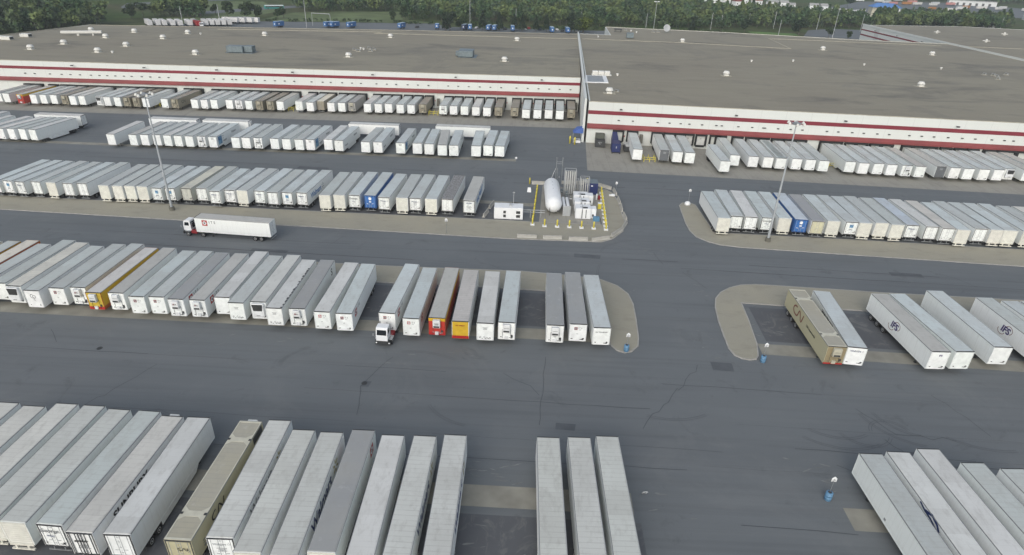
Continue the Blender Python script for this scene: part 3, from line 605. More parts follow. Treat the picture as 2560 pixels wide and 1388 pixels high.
    if k == 'rb': put(root, G_['disc'], 'emblem', 'b', 0, 3.35, .8, off=.05); put(root, G_['disc'], 'emblem', 'l' , HL-2.0, 3.0, 1.0)
    if dec == 'title marks': put(root, text_mesh('SLH TRANSPORT', .24, .01, .2), 'lettering', 'n', -.05, 3.3, 1, 'greytxt', off=.02); put(root, G_['placards'], 'marking', 'n', 0, 1.3, 1, off=.02)
    if dec == 'yelfront': put(root, text_mesh('DHL DIRECT', .25, .01, .2), 'lettering', 'n', -.05, 3.35, 1, 'darkred', off=.02)
    if dec in ('yellow', 'red', 'yelfront'):
        mb = MB(); y0 = -HL-.03
        mb.box(-HW-.004, HW+.004, y0-.004, y0+.02, 1.14, 1.62); mb.build('lower_stripe', M['red'], root)
        if dec == 'red': mb = MB(); mb.box(-HW+.02, HW-.02, y0-.004, y0+.02, 3.55, 4.02); mb.build('upper_stripe', M['yellow'], root); put(root, G_['diamonds'], 'marking', 'n', .1, 1.35, .9, 'paletxt', off=.06); put(root, G_['lines'], 'lettering', 'n', 0, 3.3, .8, 'greytxt', off=.56)
        for s in (-1, 1):
            if dec != 'yelfront': mb = MB(); mb.box(s*(HW+.02)-.004, s*(HW+.02)+.004, -HL+.05, HL-.05, 3.35, 4.03); mb.build('side_stripe', M['yellow'], root); mb = MB(); mb.box(s*(HW+.02)-.004, s*(HW+.02)+.004, -HL+.05, -HL+3.0, 1.7, 3.34); (mb.build('side_panel', M['yellow'], root) if dec == 'yellow' else None)
    if 'yelside' in D_ or 'orgside' in D_:
        for s in (-1, 1): mb = MB(); mb.box(s*(HW+.02)-.004, s*(HW+.02)+.004, -HL+.05, HL-.05, 3.35, 4.03); mb.build('side_stripe', M['yellow'] if 'yel' in dec else M['orange'], root)
    if dec == 'swoosh':
        mb = MB(); pts = [(-2.6, .55), (-1.6, .3), (-.6, .25), (.5, -.05), (2.8, -.55)]; stroke(mb, pts, .22); stroke(mb, [(-1.6, .35), (-.6, .75), (.4, .5), (.9, .05)], .3)
        me = mb.mesh('emblem', M['navy']); put(root, me, 'emblem', 'r', HL-6.6, 3.3, 1)
    if dec == 'handle': mb = MB(); mb.box(HW, HW+.03, -1.2, -.9, 1.5, 1.75); mb.build('vent_hatch', M['grey'], root)
    if 'tatter' in D_:
        mb = MB(); [mb.box(1.06+random.uniform(-.1, .1), 1.27, -HL+i*.9, -HL+i*.9+random.uniform(.3, .8), 4.085, 4.112) for i in range(15)]; mb.build('torn_roof_edge', M['dark'], root)
    if 'darkfront' in D_: put(root, G_['lines'], 'lettering', 'n', 0, 3.4, 1.1, 'paletxt', off=.02)
    return root
ORD = lambda n: {1: 'first', 2: 'second', 3: 'third', 4: 'fourth', 5: 'fifth', 6: 'sixth', 7: 'seventh', 8: 'eighth', 9: 'ninth', 10: 'tenth'}.get(n, '%d%s' % (n, 'st' if n % 10 == 1 and n != 11 else 'nd' if n % 10 == 2 and n != 12 else 'rd' if n % 10 == 3 and n != 13 else 'th'))
TABLE = '''E|-59.1|38.54|0.8|0.965|0.99|rc|cream|
E|-55.78|38.16|0.8|0.965|0.99|rc|cream|
E|-52.4|38.82|0.8|0.965|0.99|rc|cream|
E|-49.1|38.71|0.8|0.965|0.99|rc|rib|
E|-46.17|38.29|1.7|0.965|0.99|rc|rib|
E|-42.69|38.25|1.9|0.965|0.99|rd|grey|george
E|-39.42|37.56|0.9|0.965|0.99|rr|cream|sunbury
E|-35.96|37.58|-0.6|0.965|0.99|rs|white|skirt
E|-30.18|37.29|0.6|0.965|0.99|rn|tan|cn
E|-26.53|37.75|-1.1|0.965|0.99|rw|rib|wm faint
E|-23.45|36.37|-0.7|0.965|0.99|rc|rib|
E|-20.1|36.21|-1.2|0.965|0.99|rw|rib|wm side
E|-16.9|36.81|-0.4|0.965|0.99|rc|dark|its side far
E|-13.33|36.21|-0.8|0.965|0.99|rd|white|
E|-10.13|36.34|0.5|0.965|0.99|rw|rib|wm side
E|-6.54|36.72|-0.3|0.965|0.99|rw|rib|wm side skirt
E|4.02|37.06|-0.9|0.965|0.99|rw|rib|
E|7.59|37.3|-1.2|0.965|0.99|rw|rib|skirt
E|10.73|37.69|-1.0|0.965|0.99|rw|rib|
E|39.99|36.92|-1.1|0.965|0.99|rd|grey|handle
E|43.16|37.41|-0.8|0.965|0.99|rd|white|swoosh
E|47.15|38.13|-1.8|0.965|0.99|rd|white|
E|51.22|36.27|-2.7|0.965|0.99|rd|grey|
E|55.18|35.66|-3|0.965|0.99|rd|grey|
D|-93.52|80.11|2|0.9|0.991|n|grey|
D|-90.43|80.35|2|0.9|0.992|n|grey|yelside
D|-87.34|80.94|1.5|0.9|0.993|n|cream2|orgside
D|-84.57|79.68|2|0.9|0.994|n|grey|
D|-81.34|81.61|1.6|0.9|0.994|n|grey|marks
D|-78.35|80.88|1.0|0.9|0.995|ng|ribcream|marks
D|-74.76|79.77|0.2|0.9|0.996|n|grey|scribble
D|-71.64|80.84|0.4|0.9|0.997|n|grey|its
D|-68.6|81.3|0.5|0.9|0.998|nr|grey|its2 marks
D|-65.33|79.97|0.4|0.9|0.999|nr|pink|yellow
D|-61.95|80.17|-0.7|0.9|1.0|nr|warm|marks
D|-58.3|79.39|0.1|0.9|1.001|n|cool|its
D|-55.33|79.56|0.2|0.9|1.002|n|grey|its
D|-52.16|79.13|-0.5|0.9|1.003|nr|dark|its2 side
D|-48.89|79.16|-0.2|0.9|1.004|nr|warm|its2 side
D|-45.62|80.28|-0.8|0.902|1.005|n|white|marks
D|-42.88|78.87|0.1|0.905|1.006|n|grey|diamonds
D|-39.72|79.41|-0.5|0.909|1.007|ng|white2|marks
D|-36.71|77.83|0.0|0.913|1.008|n|white|diamonds tatter
D|-33.29|77.99|-0.9|0.918|1.009|nr|dark|its2 sfar
D|-29.39|77.43|0.6|0.923|1.01|n|white|itsred
D|-26.03|77.21|-0.9|0.927|1.011|n|cool|its side
D|-19.78|77.87|3.1|0.935|1.013|n|cool|its side
D|-15.99|76.7|1.2|0.94|1.014|n|cool|itsred side
D|-12.24|77.14|1.1|0.945|1.016|nr|warm|red
D|-8.69|76.48|0.3|0.95|1.017|n|rib2|yelfront
D|-5.02|76.32|0.3|0.954|1.018|n|white|diamonds
D|-1.89|76.78|1.6|0.958|1.019|nr|cool|marks
D|5.25|76.6|0.7|0.968|1.021|nr|dark|marks2
D|8.67|77.21|-0.2|0.972|1.022|n|dark|its marks
D|12.08|76.51|-1.3|0.976|1.023|n|cool|title marks
D|45.23|74.34|1.3|1.019|1.03|nt|tan|cn
D|48.07|74.31|5.4|1.023|1.03|n|cool|wm text
D|59.74|74.22|-2.1|1.038|1.03|n|warm|ifs
D|63.27|74.53|-3.8|1.04|1.03|n|cool|marks
D|69.74|76.17|-1.7|1.04|1.03|n|cool|marks
D|76.85|74.47|-1.6|1.04|1.03|n|grey|ifs
D|80.82|73.74|-2.6|1.04|1.03|n|cool|
D|83.93|73.85|-2.6|1.04|1.03|n|cool|
C|-116.64|125.78|4.2|0.84|0.932|rd|cool|
C|-113.77|125.77|5.0|0.84|0.934|rd|cool|logo
C|-110.88|125.51|4.7|0.842|0.936|rw|cool|wmtext
C|-107.53|125.88|3.8|0.848|0.938|rd2|grey|
C|-103.94|125.56|3.2|0.854|0.941|rc|grey|lift
C|-100.36|125.7|1.2|0.86|0.943|rd2|cool|
C|-97.38|126.02|2.4|0.865|0.945|rd2|grey|
C|-91.99|125.11|0.6|0.874|0.949|rc|grey|
C|-88.99|125.18|0.1|0.879|0.951|rc|grey|
C|-86.47|125.49|0.8|0.884|0.953|rc|grey|
C|-83.7|125.43|0.8|0.888|0.955|rc|grey|
C|-80.42|125.18|1.6|0.894|0.957|rw|cool|logo
C|-77.57|125.38|2.6|0.899|0.959|rw|cool|logo
C|-74.11|125.65|1.9|0.905|0.962|rw|yellowish|marks
C|-70.91|126.0|1.4|0.91|0.964|rd2|grey|marks
C|-67.39|124.69|1.0|0.916|0.967|rw|cool|wmtext
C|-64.52|125.68|2.9|0.921|0.969|rw|cool|wmtext
C|-61.77|125.57|4.2|0.926|0.971|rc|grey|rungs
C|-58.1|125.96|3.3|0.932|0.973|rw|cool|wmtext
C|-55.03|125.45|2.8|0.938|0.976|rw|grey|
C|-51.94|125.72|2.6|0.943|0.978|rw|cool|logo
C|-48.77|125.91|3.4|0.948|0.98|rw|cool|wmtext wmside
C|-43.4|124.89|0.6|0.958|0.984|rc|grey|
C|-40.39|125.35|0.5|0.963|0.986|rc|grey|
C|-37.21|125.78|1.4|0.968|0.988|rw|cool|george
C|-33.81|125.94|2.0|0.974|0.991|rb|cool|blue
C|-30.6|125.27|3.0|0.98|0.993|rw|cool|wmtext
C|-26.67|125.25|1.6|0.986|0.996|rc|grey|
C|-23.84|125.54|3.0|0.991|0.998|rw|grey|wmtext
C|-20.36|125.29|2.8|0.997|1.0|rc|cool|
C|-16.89|125.79|3.4|1.003|1.003|rd|fabric|
C|-12.12|125.41|3.0|1.011|1.006|rd|warm|dash
CR|41.9|121.47|1.2|1.04|1.02|rc|cool|
CR|44.95|122.94|2.8|1.04|1.018|rd|cool|marks
CR|47.99|122.82|4.4|1.04|1.017|rw|white|marks
CR|51.51|122.83|3.4|1.04|1.016|rw|cool|george
CR|55.05|122.81|2.6|1.04|1.014|rc|cool|
CR|58.39|122.54|2.8|1.04|1.013|rb|bluewhite|blue
CR|61.69|122.01|3.0|1.04|1.011|rd2|dark|creamdoor
CR|65.07|122.3|2.9|1.04|1.01|rc|cool|
CR|68.89|122.38|0.4|1.04|1.008|rw|cool|logo
CR|71.51|121.93|2.4|1.04|1.007|rc|cool|
CR|75.15|122.44|0.5|1.04|1.006|rc|grey|
CR|78.09|121.76|2.1|1.04|1.005|rc|grey|
CR|81.38|122.04|1.8|1.04|1.003|rw|bluewhite|wmtext
CR|85.14|121.65|0.8|1.04|1.002|rd2|white|
CR|88.24|121.12|1.9|1.04|1.0|rd2|creamhalf|marks
CR|90.95|120.48|4.2|1.04|0.999|rc|cool|
CR|95.25|121.61|0.1|1.04|0.998|rd2|grey|
CR|98.33|121.27|1.0|1.04|0.996|rc|cool|
CR|101.11|121.23|3.0|1.04|0.995|rc|cool|
CR|104.94|121.23|1.9|1.04|0.994|rc|cool|
CR|108.67|120.37|1.8|1.04|0.992|rc|grey|
CR|112.14|120.3|1.8|1.04|0.99|rc|cream|
B|-159.6|169.71|4|0.84|0.88|n|white|
B|-155.03|165.29|6.7|0.84|0.88|n|white|
B|-149.89|165.24|7.5|0.84|0.88|n|pinkw|
B|-146.32|165.49|11.2|0.84|0.88|n|pinkw|marks
B|-143.3|165.48|9.7|0.84|0.88|n|grey|marks
B|-140.34|165.73|9.6|0.84|0.883|n|grey|
B|-137.3|165.5|8.6|0.84|0.886|n|white|skirt
B|-114.55|164.17|0.2|0.84|0.909|n|pinkw|
B|-108.65|164.57|3.6|0.84|0.915|n|warm|
B|-105.64|164.99|3.3|0.84|0.918|n|grey|
B|-102.45|165.39|3.1|0.84|0.921|n|grey|
B|-99.39|165.26|3.2|0.84|0.925|n|white|
B|-96.46|165.29|3.8|0.84|0.928|n|grey|
B|-93.36|165.34|0.9|0.846|0.931|n|grey|
B|-90.09|165.58|1.1|0.852|0.934|nr|grey|marks
B|-86.95|165.56|-0.3|0.858|0.937|n|cool|picture skirt
B|-80.75|165.95|1.9|0.869|0.943|n|cool|
B|-77.86|166.05|1.7|0.874|0.946|n|grey|
B|-74.65|166.37|1.0|0.88|0.95|nr|grey|marks
B|-70.08|166.43|2.4|0.888|0.954|n|cool|
B|-66.79|166.52|3.6|0.894|0.958|n|grey|
B|-63.22|166.5|1.0|0.9|0.961|n|grey|
B|-60.25|166.78|2.1|0.906|0.964|n|cool|picture
B|-55.48|167.66|1.5|0.914|0.969|n|white|
B|-52.3|167.01|2.4|0.92|0.972|n|cool|text skirt
B|-44.83|166.77|2.4|0.933|0.98|n|grey|
B|-41.44|166.99|1.1|0.939|0.983|n|cool|text
B|-35.17|167.1|1.6|0.951|0.989|n|cool|picture
B|-30.56|167.41|-0.0|0.959|0.994|n|cool|
B|-27.25|167.27|-0.9|0.965|0.997|n|cool|
B|-23.51|166.73|-3.7|0.972|1.001|n|warm|skirt
B|-20.33|166.84|-0.8|0.977|1.004|n|cool|text
B|-14.19|167.2|-0.4|0.988|1.011|n|cool|
B|-10.93|168.21|2.4|0.994|1.014|n|cool|marks
B|-7.7|167.96|3.0|1.0|1.017|n|cool|
A|-179.76|207.45|2.0|0.827|0.868|n|dark|
A|-176.45|206.8|2.0|0.83|0.917|n|grey|
A|-171.14|206.03|2.0|0.835|0.98|nr|warm|red
A|-167.04|206.56|2.0|0.839|0.958|n|cool|
A|-163.95|207.02|2.0|0.842|0.938|n|cool|
A|-160.59|207.27|2.0|0.846|0.932|n|warm|
A|-156.79|207.11|2.0|0.849|0.953|nt|brown|
A|-153.81|206.79|2.0|0.852|0.981|n|white|
A|-151.05|207.43|2.0|0.855|0.948|n|white|
A|-145.17|207.66|2.0|0.86|0.951|ng|cool|
A|-142.5|207.54|2.0|0.863|0.966|n|cool|
A|-138.95|207.45|2.0|0.866|0.981|n|cool|
A|-135.94|207.76|2.0|0.869|0.97|nt|brown|
A|-132.73|207.74|2.0|0.872|0.981|nt|brown|
A|-129.49|207.72|2.0|0.875|0.991|n|cool|
A|-123.25|208.14|2.0|0.881|0.982|n|cool|marks
A|-119.8|208.16|2.0|0.885|0.991|nt|brown|cnside
A|-113.4|208.85|2.0|0.891|0.966|n|grey|
A|-110.14|209.08|2.0|0.894|0.961|n|cool|marks
A|-107.0|209.53|2.0|0.897|0.941|n|cool|
A|-102.08|210.19|2.0|0.902|0.914|n|cool|
A|-98.91|210.28|2.0|0.905|0.917|nr|cool|marks
A|-95.38|210.19|2.0|0.908|0.933|n|cool|marks
A|-91.79|210.23|2.0|0.912|0.94|nt|brown|
A|-88.31|210.75|2.0|0.915|0.918|nt|brown|
A|-84.93|211.0|2.0|0.918|0.912|n|warm|marks
A|-78.71|211.76|2.0|0.924|0.882|r|white|
A|-74.75|211.26|2.0|0.928|0.924|n|cool|
A|-71.84|213.51|2.0|0.931|0.86|r|yellowish|brown
A|-67.8|212.03|2.0|0.935|0.896|n|cool|
A|-64.24|212.43|2.0|0.938|0.881|n|cool|
A|-61.04|213.5|2.0|0.941|0.86|nt|dark|
A|-55.47|212.91|2.0|0.947|0.875|n|white|marks
A|-51.77|213.08|2.0|0.95|0.876|n|cool|marks
A|-48.42|213.82|2.0|0.953|0.86|n|cool|
A|-44.31|213.43|2.0|0.957|0.875|n|cool|
A|-40.59|213.54|2.0|0.961|0.879|n|cool|marks
A|-36.82|215.05|2.0|0.965|0.86|nt|brown|
A|-29.69|214.36|2.0|0.971|0.86|nr|cool|
A|-26.06|214.45|2.0|0.975|0.863|n|cool|marks
A|-22.28|214.7|2.0|0.979|0.86|n|cool|
A|-18.32|214.29|2.0|0.982|0.894|n|white|marks
A|-14.48|214.14|2.0|0.986|0.914|n|cool|marks
A|-10.57|215.24|2.0|0.99|0.86|nt|brown|
A|-5.02|215.66|2.0|0.995|0.86|nt|brown|
A|-1.03|213.48|2.0|0.999|0.992|n|cool|
A|2.92|213.63|2.0|1.003|0.994|n|cool|marks
A|6.79|214.17|2.0|1.007|0.972|n|cool|
A|10.6|213.88|2.0|1.01|1.0|n|cool|
A|14.64|216.35|2.0|1.014|0.86|nt|brown|
AR|30.92|170.36|3.0|1.0|1.113|n|cool|
AR|38.4|170.33|3.0|1.0|1.092|n|grey|darkfront
AR|41.94|169.47|3.0|1.0|1.12|n|cool|
AR|45.26|169.04|3.0|1.0|1.12|n|cool|
AR|53.21|162.47|1|1.0|1|n|cool|out
AR|57.52|168.54|3.0|1.0|1.12|n|cool|
AR|62.45|167.91|3.0|1.0|1.12|n|cool|
AR|66.51|167.86|3.0|1.0|1.12|n|cool|
AR|70.25|167.85|3.0|1.0|1.12|n|cool|marks
AR|69.81|167.3|3.0|1.0|1.12|n|cool|marks
AR|74.14|167.36|3.0|1.0|1.12|n|cool|marks
AR|77.82|167.17|3.0|1.0|1.12|n|cool|marks
AR|81.23|166.6|3.0|1.0|1.12|n|cool|
AR|88.42|166.72|3.0|1.0|1.12|n|cool|skirt
AR|91.71|165.88|3.0|1.0|1.12|n|cool|
AR|95.73|166.0|3.0|1.0|1.12|n|cool|marks
AR|99.08|165.52|3.0|1.0|1.12|n|cool|
AR|102.98|165.21|3.0|1.0|1.12|nr|cool|marks
AR|106.41|164.83|3.0|1.0|1.12|n|warm|marks
AR|112.17|165.35|3.0|1.0|1.12|n|warm|darkfront
AR|115.73|164.99|3.0|1.0|1.12|n|cool|marks
AR|119.23|164.71|3.0|1.0|1.12|n|cool|
AR|123.25|164.59|3.0|1.0|1.12|n|cool|marks
AR|127.25|164.79|3.0|1.0|1.12|n|cool|
AR|130.99|166.02|3.0|1.0|1.066|ng|cool|
AR|135.62|165.4|3.0|1.0|1.09|n|warm|
AR|139.17|165.21|3.0|1.0|1.09|n|warm|
X|-148.4|-134.4|181.7|0.95|0.867|rx|pinkw|
X|-113.9|-99.5|182.2|0.95|0.892|rx|white|dk
X|-97.8|-84.1|182.7|0.95|0.848|nrx|white|
X|-54.5|-39.2|185.3|0.95|0.947|rx|white|
X|-28.2|-11.6|186.9|0.95|1.028|rx|white|'''
ROWS = {'E': ('bottom row of the photo', 'trailers in the nearest row'), 'D': ('row below the moving truck', 'trailers in the second row from the camera'), 'C': ('long row above the moving truck', 'trailers in the long left-hand row by the gravel strip'),
 'CR': ('row beside the right-hand light pole', 'trailers in the right-hand row by the light pole'), 'B': ('loose row facing the left docks', 'trailers parked in front of the left docks'),
 'A': ('left warehouse dock line', 'trailers backed to the left warehouse docks'), 'AR': ('right warehouse dock line', 'trailers backed to the right warehouse docks')}
KW = {'nr': 'white trailer with boxy cooling unit', 'ng': 'white trailer with black-grille cooling unit', 'n': 'white trailer nose-on', 'nt': 'tan container trailer with cooling unit', 'rc': 'cream-doored trailer rear-on', 'rd': 'white trailer rear-on', 'rw': 'white trailer rear-on', 'rd2': 'two-door white trailer', 'r': 'trailer rear-on', 'rs': 'skirted white trailer', 'rr': 'lettered white trailer', 'rn': 'tan container trailer', 'rb': 'blue trailer with white disc'}
cnt = {}; XN = [0]
DOCKX = {'A': [], 'AR': []}
for ln in TABLE.strip().split('\n'):
    p = ln.split('|')
    if p[0] == 'X':
        x0, x1, yy = float(p[1]), float(p[2]), float(p[3]); kind = p[6]; XN[0] += 1
        L = x1-x0; lab = ['pinkish white trailer parked crosswise behind the leftmost loose trailers', 'white trailer parked crosswise just right of the left light pole top', 'crosswise white trailer with a cooling unit on its right end', 'crosswise white trailer behind the middle of the loose row', 'crosswise white trailer at the right end of the loose row'][XN[0]-1]
        if kind == 'rx': t = trailer(x1, yy+1.2, -90, .95, L/16.15, 'rd', p[7], '', lab, 'trailers parked crosswise')
        else: t = trailer(x1, yy+1.2, -90, .95, L/16.15, 'nr', p[7], '', lab, 'trailers parked crosswise')
        continue
    row = p[0]; x, y, h, sx, sy = map(float, p[1:6]); kind, rf, dec = p[6:9]
    cnt[row] = cnt.get(row, 0)+1
    where, grp = ROWS[row]
    kw = KW[kind]
    if dec in ('yellow',): kw = 'yellow and red trailer with cooling unit'
    if dec == 'red': kw = 'red trailer with cooling unit'
    if dec == 'yelfront': kw = 'trailer with yellow nose and red stripe'
    if 'blue' in dec.split(): kw = 'blue trailer with white disc'
    if 'yelside' in dec: kw = 'yellow-striped trailer'
    if 'orgside' in dec: kw = 'orange-sided trailer'
    if kind == 'nt' and rf == 'brown': kw = 'brown container trailer with cooling unit'
    if 'darkfront' in dec: kw = 'trailer with dark grey nose'
    label = '%s, %s, %s from left in %s' % (kw, ROOFW[rf], ORD(cnt[row]), where)
    if len(label.split()) > 16: label = '%s, %s from left in %s' % (kw, ORD(cnt[row]), where)
    label = label.replace('first from left', 'leftmost')
    det = 2 if row in ('E', 'D', 'C', 'CR') else 1
    trailer(x, y, h, sx, sy, kind, rf, dec, label, grp, det)
    if row in DOCKX: L = 16.15*sy; DOCKX[row].append((x+L*math.sin(R(h)), y, dec))
# ------------------------------------------------------------------ warehouses
def f_wall(t, tc, src, b):
    o = tc.outputs['Object']
    a = noise(t, o, .08, 4); src = mixc(t, rng(t, a, .4, .7, 0, .3), src, (.64, .66, .65))
    sp = n_(t, 'ShaderNodeSeparateXYZ'); t.links.new(o, sp.inputs[0]); jl = mathn(t, 'LESS_THAN', mathn(t, 'FRACT', mathn(t, 'DIVIDE', sp.outputs[0], 7.3)), .012); src = mixc(t, mathn(t, 'MULTIPLY', jl, .3), src, (.3, .3, .3))
    st = noise(t, o, 1.2, 4, .6, (1, 1, .08)); return mixc(t, rng(t, st, .55, .85, 0, .25), src, (.5, .5, .47))
M['wall'] = mat('white_wall_panels', (.67, .70, .67), .6, fn=f_wall)
M['bandred'] = mat('red_wall_band', (.215, .024, .04), .5, noise=.2, nscale=.25)
M['bandred2'] = mat('red_canopy_band', (.235, .05, .05), .55, noise=.25, nscale=.25)
def f_wroof(t, tc, src, b):
    o = tc.outputs['Object']
    big = noise(t, o, .012, 4, .6); src = mixc(t, rng(t, big, .35, .7, 0, .6), src, (.33, .312, .245))
    br = n_(t, 'ShaderNodeTexBrick'); br.inputs['Scale'].default_value = 1; br.inputs['Brick Width'].default_value = 14; br.inputs['Row Height'].default_value = 2.6; br.inputs['Mortar Size'].default_value = .07
    br.inputs['Color1'].default_value = (1, 1, 1, 1); br.inputs['Color2'].default_value = (.93, .93, .93, 1); br.inputs['Mortar'].default_value = (.86, .86, .86, 1); t.links.new(o, br.inputs['Vector'])
    src = mixc(t, 1.0, src, br.outputs['Color'], 'MULTIPLY')
    st = noise(t, o, .05, 6, .68, (.45, 1, 1), .6); src = mixc(t, rng(t, st, .53, .70, 0, .62), src, (.115, .112, .105))
    s2 = noise(t, o, .35, 5, .7, (.6, 1, 1)); src = mixc(t, rng(t, s2, .52, .8, 0, .4), src, (.31, .295, .255))
    pt = noise(t, o, .02, 5, .7, None, 1.0); src = mixc(t, rng(t, pt, .55, .62, 0, .28), src, (.17, .165, .15))
    return src
M['wroof'] = mat('gravel_membrane_roof', (.285, .262, .208), .9, fn=f_wroof, bump=.12, bscale=3, spec=.25)
M['seam'] = mat('pale_roof_flashing', (.46, .43, .34), .8, noise=.2)
M['dockseal'] = mat('dock_seal_foam', (.022, .024, .024), .9)
M['dockdoor'] = mat('dock_door_panel', (.62, .63, .61), .6, noise=.15)
M['vent'] = mat('roof_vent_enamel', (.72, .72, .68), .5, noise=.1)
M['hvac'] = mat('blue_grey_housing', (.17, .215, .235), .5, noise=.25)
M['footing'] = mat('footing_concrete', (.16, .155, .13), .9, noise=.3, nscale=1)
class Facade:
    def __init__(s, root, A, B):
        s.root = root; s.A = Vector(A); d = Vector(B)-s.A; s.L = d.length; s.d = d.normalized(); s.n = Vector((s.d.y, -s.d.x))   # n points outwards (towards the camera)
        s.ang = math.atan2(s.d.y, s.d.x)
    def part(s, mb, name, mt, t=0.0, lx=0.0, z=0):     # a part drawn in x along the wall, -y outwards
        me = mb.fix(mb.mesh(name, mt)); return s.place(me, name, lx, z)
    def place(s, me, name, lx=0.0, z=0):
        o = inst(name, me, s.root); p = s.A+s.d*lx-Vector(s.root.location[:2]); o.location = (p.x, p.y, z); o.rotation_euler = (0, 0, s.ang); return o
    def t_of(s, x, y): return (Vector((x, y))-s.A).dot(s.d)
def roofpoly(root, pts, z, h=.45, wd=.35):
    o = Vector(root.location[:2]); P = [Vector(p)-o for p in pts]
    mb = MB(); mb.poly([(p.x, p.y, z) for p in P]); mb.build('roof', M['wroof'], root)
def walls(root, pts, z, skip=()):
    o = Vector(root.location[:2]); mb = MB(); P = [Vector(p)-o for p in pts]; n = len(P)
    for i in range(n):
        if i in skip: continue
        a, b = P[i], P[(i+1) % n]; d = (b-a).normalized(); q = Vector((-d.y, d.x))*.4
        mb.add([(a.x, a.y, 0), (b.x, b.y, 0), (b.x, b.y, z), (a.x, a.y, z), (a.x+q.x, a.y+q.y, 0), (b.x+q.x, b.y+q.y, 0), (b.x+q.x, b.y+q.y, z), (a.x+q.x, a.y+q.y, z)], [(0, 1, 2, 3), (5, 4, 7, 6), (3, 2, 6, 7), (0, 3, 7, 4), (1, 5, 6, 2)])
    mb.build('wall', M['wall'], root)
V_ = {}
def vm(name, fn, mats, sm=False):
    mb = MB(); fn(mb); V_[name] = mb.fix(mb.mesh(name, mats)); return V_[name]
def ventf(mb):
    mb.box(-1.9, 1.9, -1.5, 1.5, 0.01, .05, 1); mb.box(-.85, .85, -.85, .85, 0.05, .55, 0)
    mb.lathe([(.7, .55), (.72, .8), (1.25, .85), (1.3, .98), (.92, 1.62), (.88, 1.72), (.25, 1.78)], 14)
def capf(mb): mb.lathe([(.35, 0), (.3, .5), (.55, .52), (.5, .75), (.15, .85)], 10)
def pipef(mb): mb.box(-1.0, 1.0, -.5, .5, 0, .12, 1); mb.tube((-.6, 0, 0), (-.6, 0, .9), .12, 6); mb.tube((-.6, 0, .9), (.3, .1, .75), .12, 6); mb.lathe([(.3, 0), (.3, .7), (.1, .8)], 8, (.6, 0, 0))
def starf(mb): mb.box(-2.1, 2.1, -.18, .18, .6, .95); mb.box(-.25, .25, -1.5, 1.5, .55, .9); mb.lathe([(.7, 0), (.6, .9), (.5, 1.7), (.1, 1.8)], 10)
def boxf(mb): mb.bbox(-1.9, 1.9, -1.2, 1.2, .2, 1.5, .08, 0); mb.box(1.1, 1.93, -1.0, 1.0, .4, 1.3, 1); mb.box(-2.4, 2.4, -1.5, 1.5, .01, .06, 2)
vm('ventilator', ventf, [M['vent'], M['seam']]); vm('vent_cap', capf, M['vent']); vm('roof_pipe', pipef, [M['grey'], M['seam']]); vm('star_vent', starf, M['vent']); vm('exhaust_box', boxf, [M['vent'], M['dark'], M['seam']])
def onroof(root, name, me, pts, z, ang=0):
    for x, y in pts:
        o = inst(name, V_[me], root); o.location = (x-root.location[0], y-root.location[1], z); o.rotation_euler = (0, 0, ang)
def ridge(root, pts, z, wd=.6):
    mb = MB()
    for a, b in zip(pts[:-1], pts[1:]):
        d = (Vector(b)-Vector(a)).normalized(); q = Vector((-d.y, d.x))*wd/2; L = (Vector(b)-Vector(a)).length
        c = [Vector(a)-q-d*.1, Vector(b)-q+d*.1, Vector(b)+q+d*.1, Vector(a)+q-d*.1]; mb.prism([(v.x-root.location[0], v.y-root.location[1]) for v in c], z+.01, z+.16)
    mb.build('roof_flashing', M['seam'], root)
def dock_frame_f(mb):    # dark padded seal round an opening, 3.0 m wide
    for s in (-1, 1): mb.box(s*1.5-.22, s*1.5+.22, -.75, -.01, 1.0, 4.45, 0)
    mb.box(-1.72, 1.72, -.85, -.01, 4.0, 4.5, 0); mb.box(-1.3, 1.3, -.35, -.01, .55, 1.1, 0)
def dock_door_f(mb):
    for i in range(5): mb.box(-1.26, 1.26, -.06, -.01, 1.15+i*.57, 1.15+i*.57+.54, 0)
    mb.box(-.18, .18, -.075, -.055, 2.95, 3.1, 1)
DF = MB(); dock_frame_f(DF); DF = DF.fix(DF.mesh('dock_seal', M['dockseal'])); DD = MB(); dock_door_f(DD); DD = DD.fix(DD.mesh('dock_door', [M['dockdoor'], M['dark']]))
SM = MB(); SM.box(-.32, .32, -.25, -.0, -.13, .13); SM = SM.fix(SM.mesh('wall_vent', M['dark']))
FL = MB(); FL.box(-.05, .05, -.9, .0, -.05, .05); FL.box(-.38, .38, -1.25, -.75, -.2, .12); FL = FL.fix(FL.mesh('floodlight', M['dark']))
CAB = MB(); CAB.box(-.45, .45, -1.5, -.01, 1.0, 3.4); CAB = CAB.fix(CAB.mesh('personnel_door_shelter', M['footing']))
SGN = MB(); SGN.box(-.12, .12, -.2, 0, -.2, .2); SGN = SGN.fix(SGN.mesh('signal_light', M['red']))
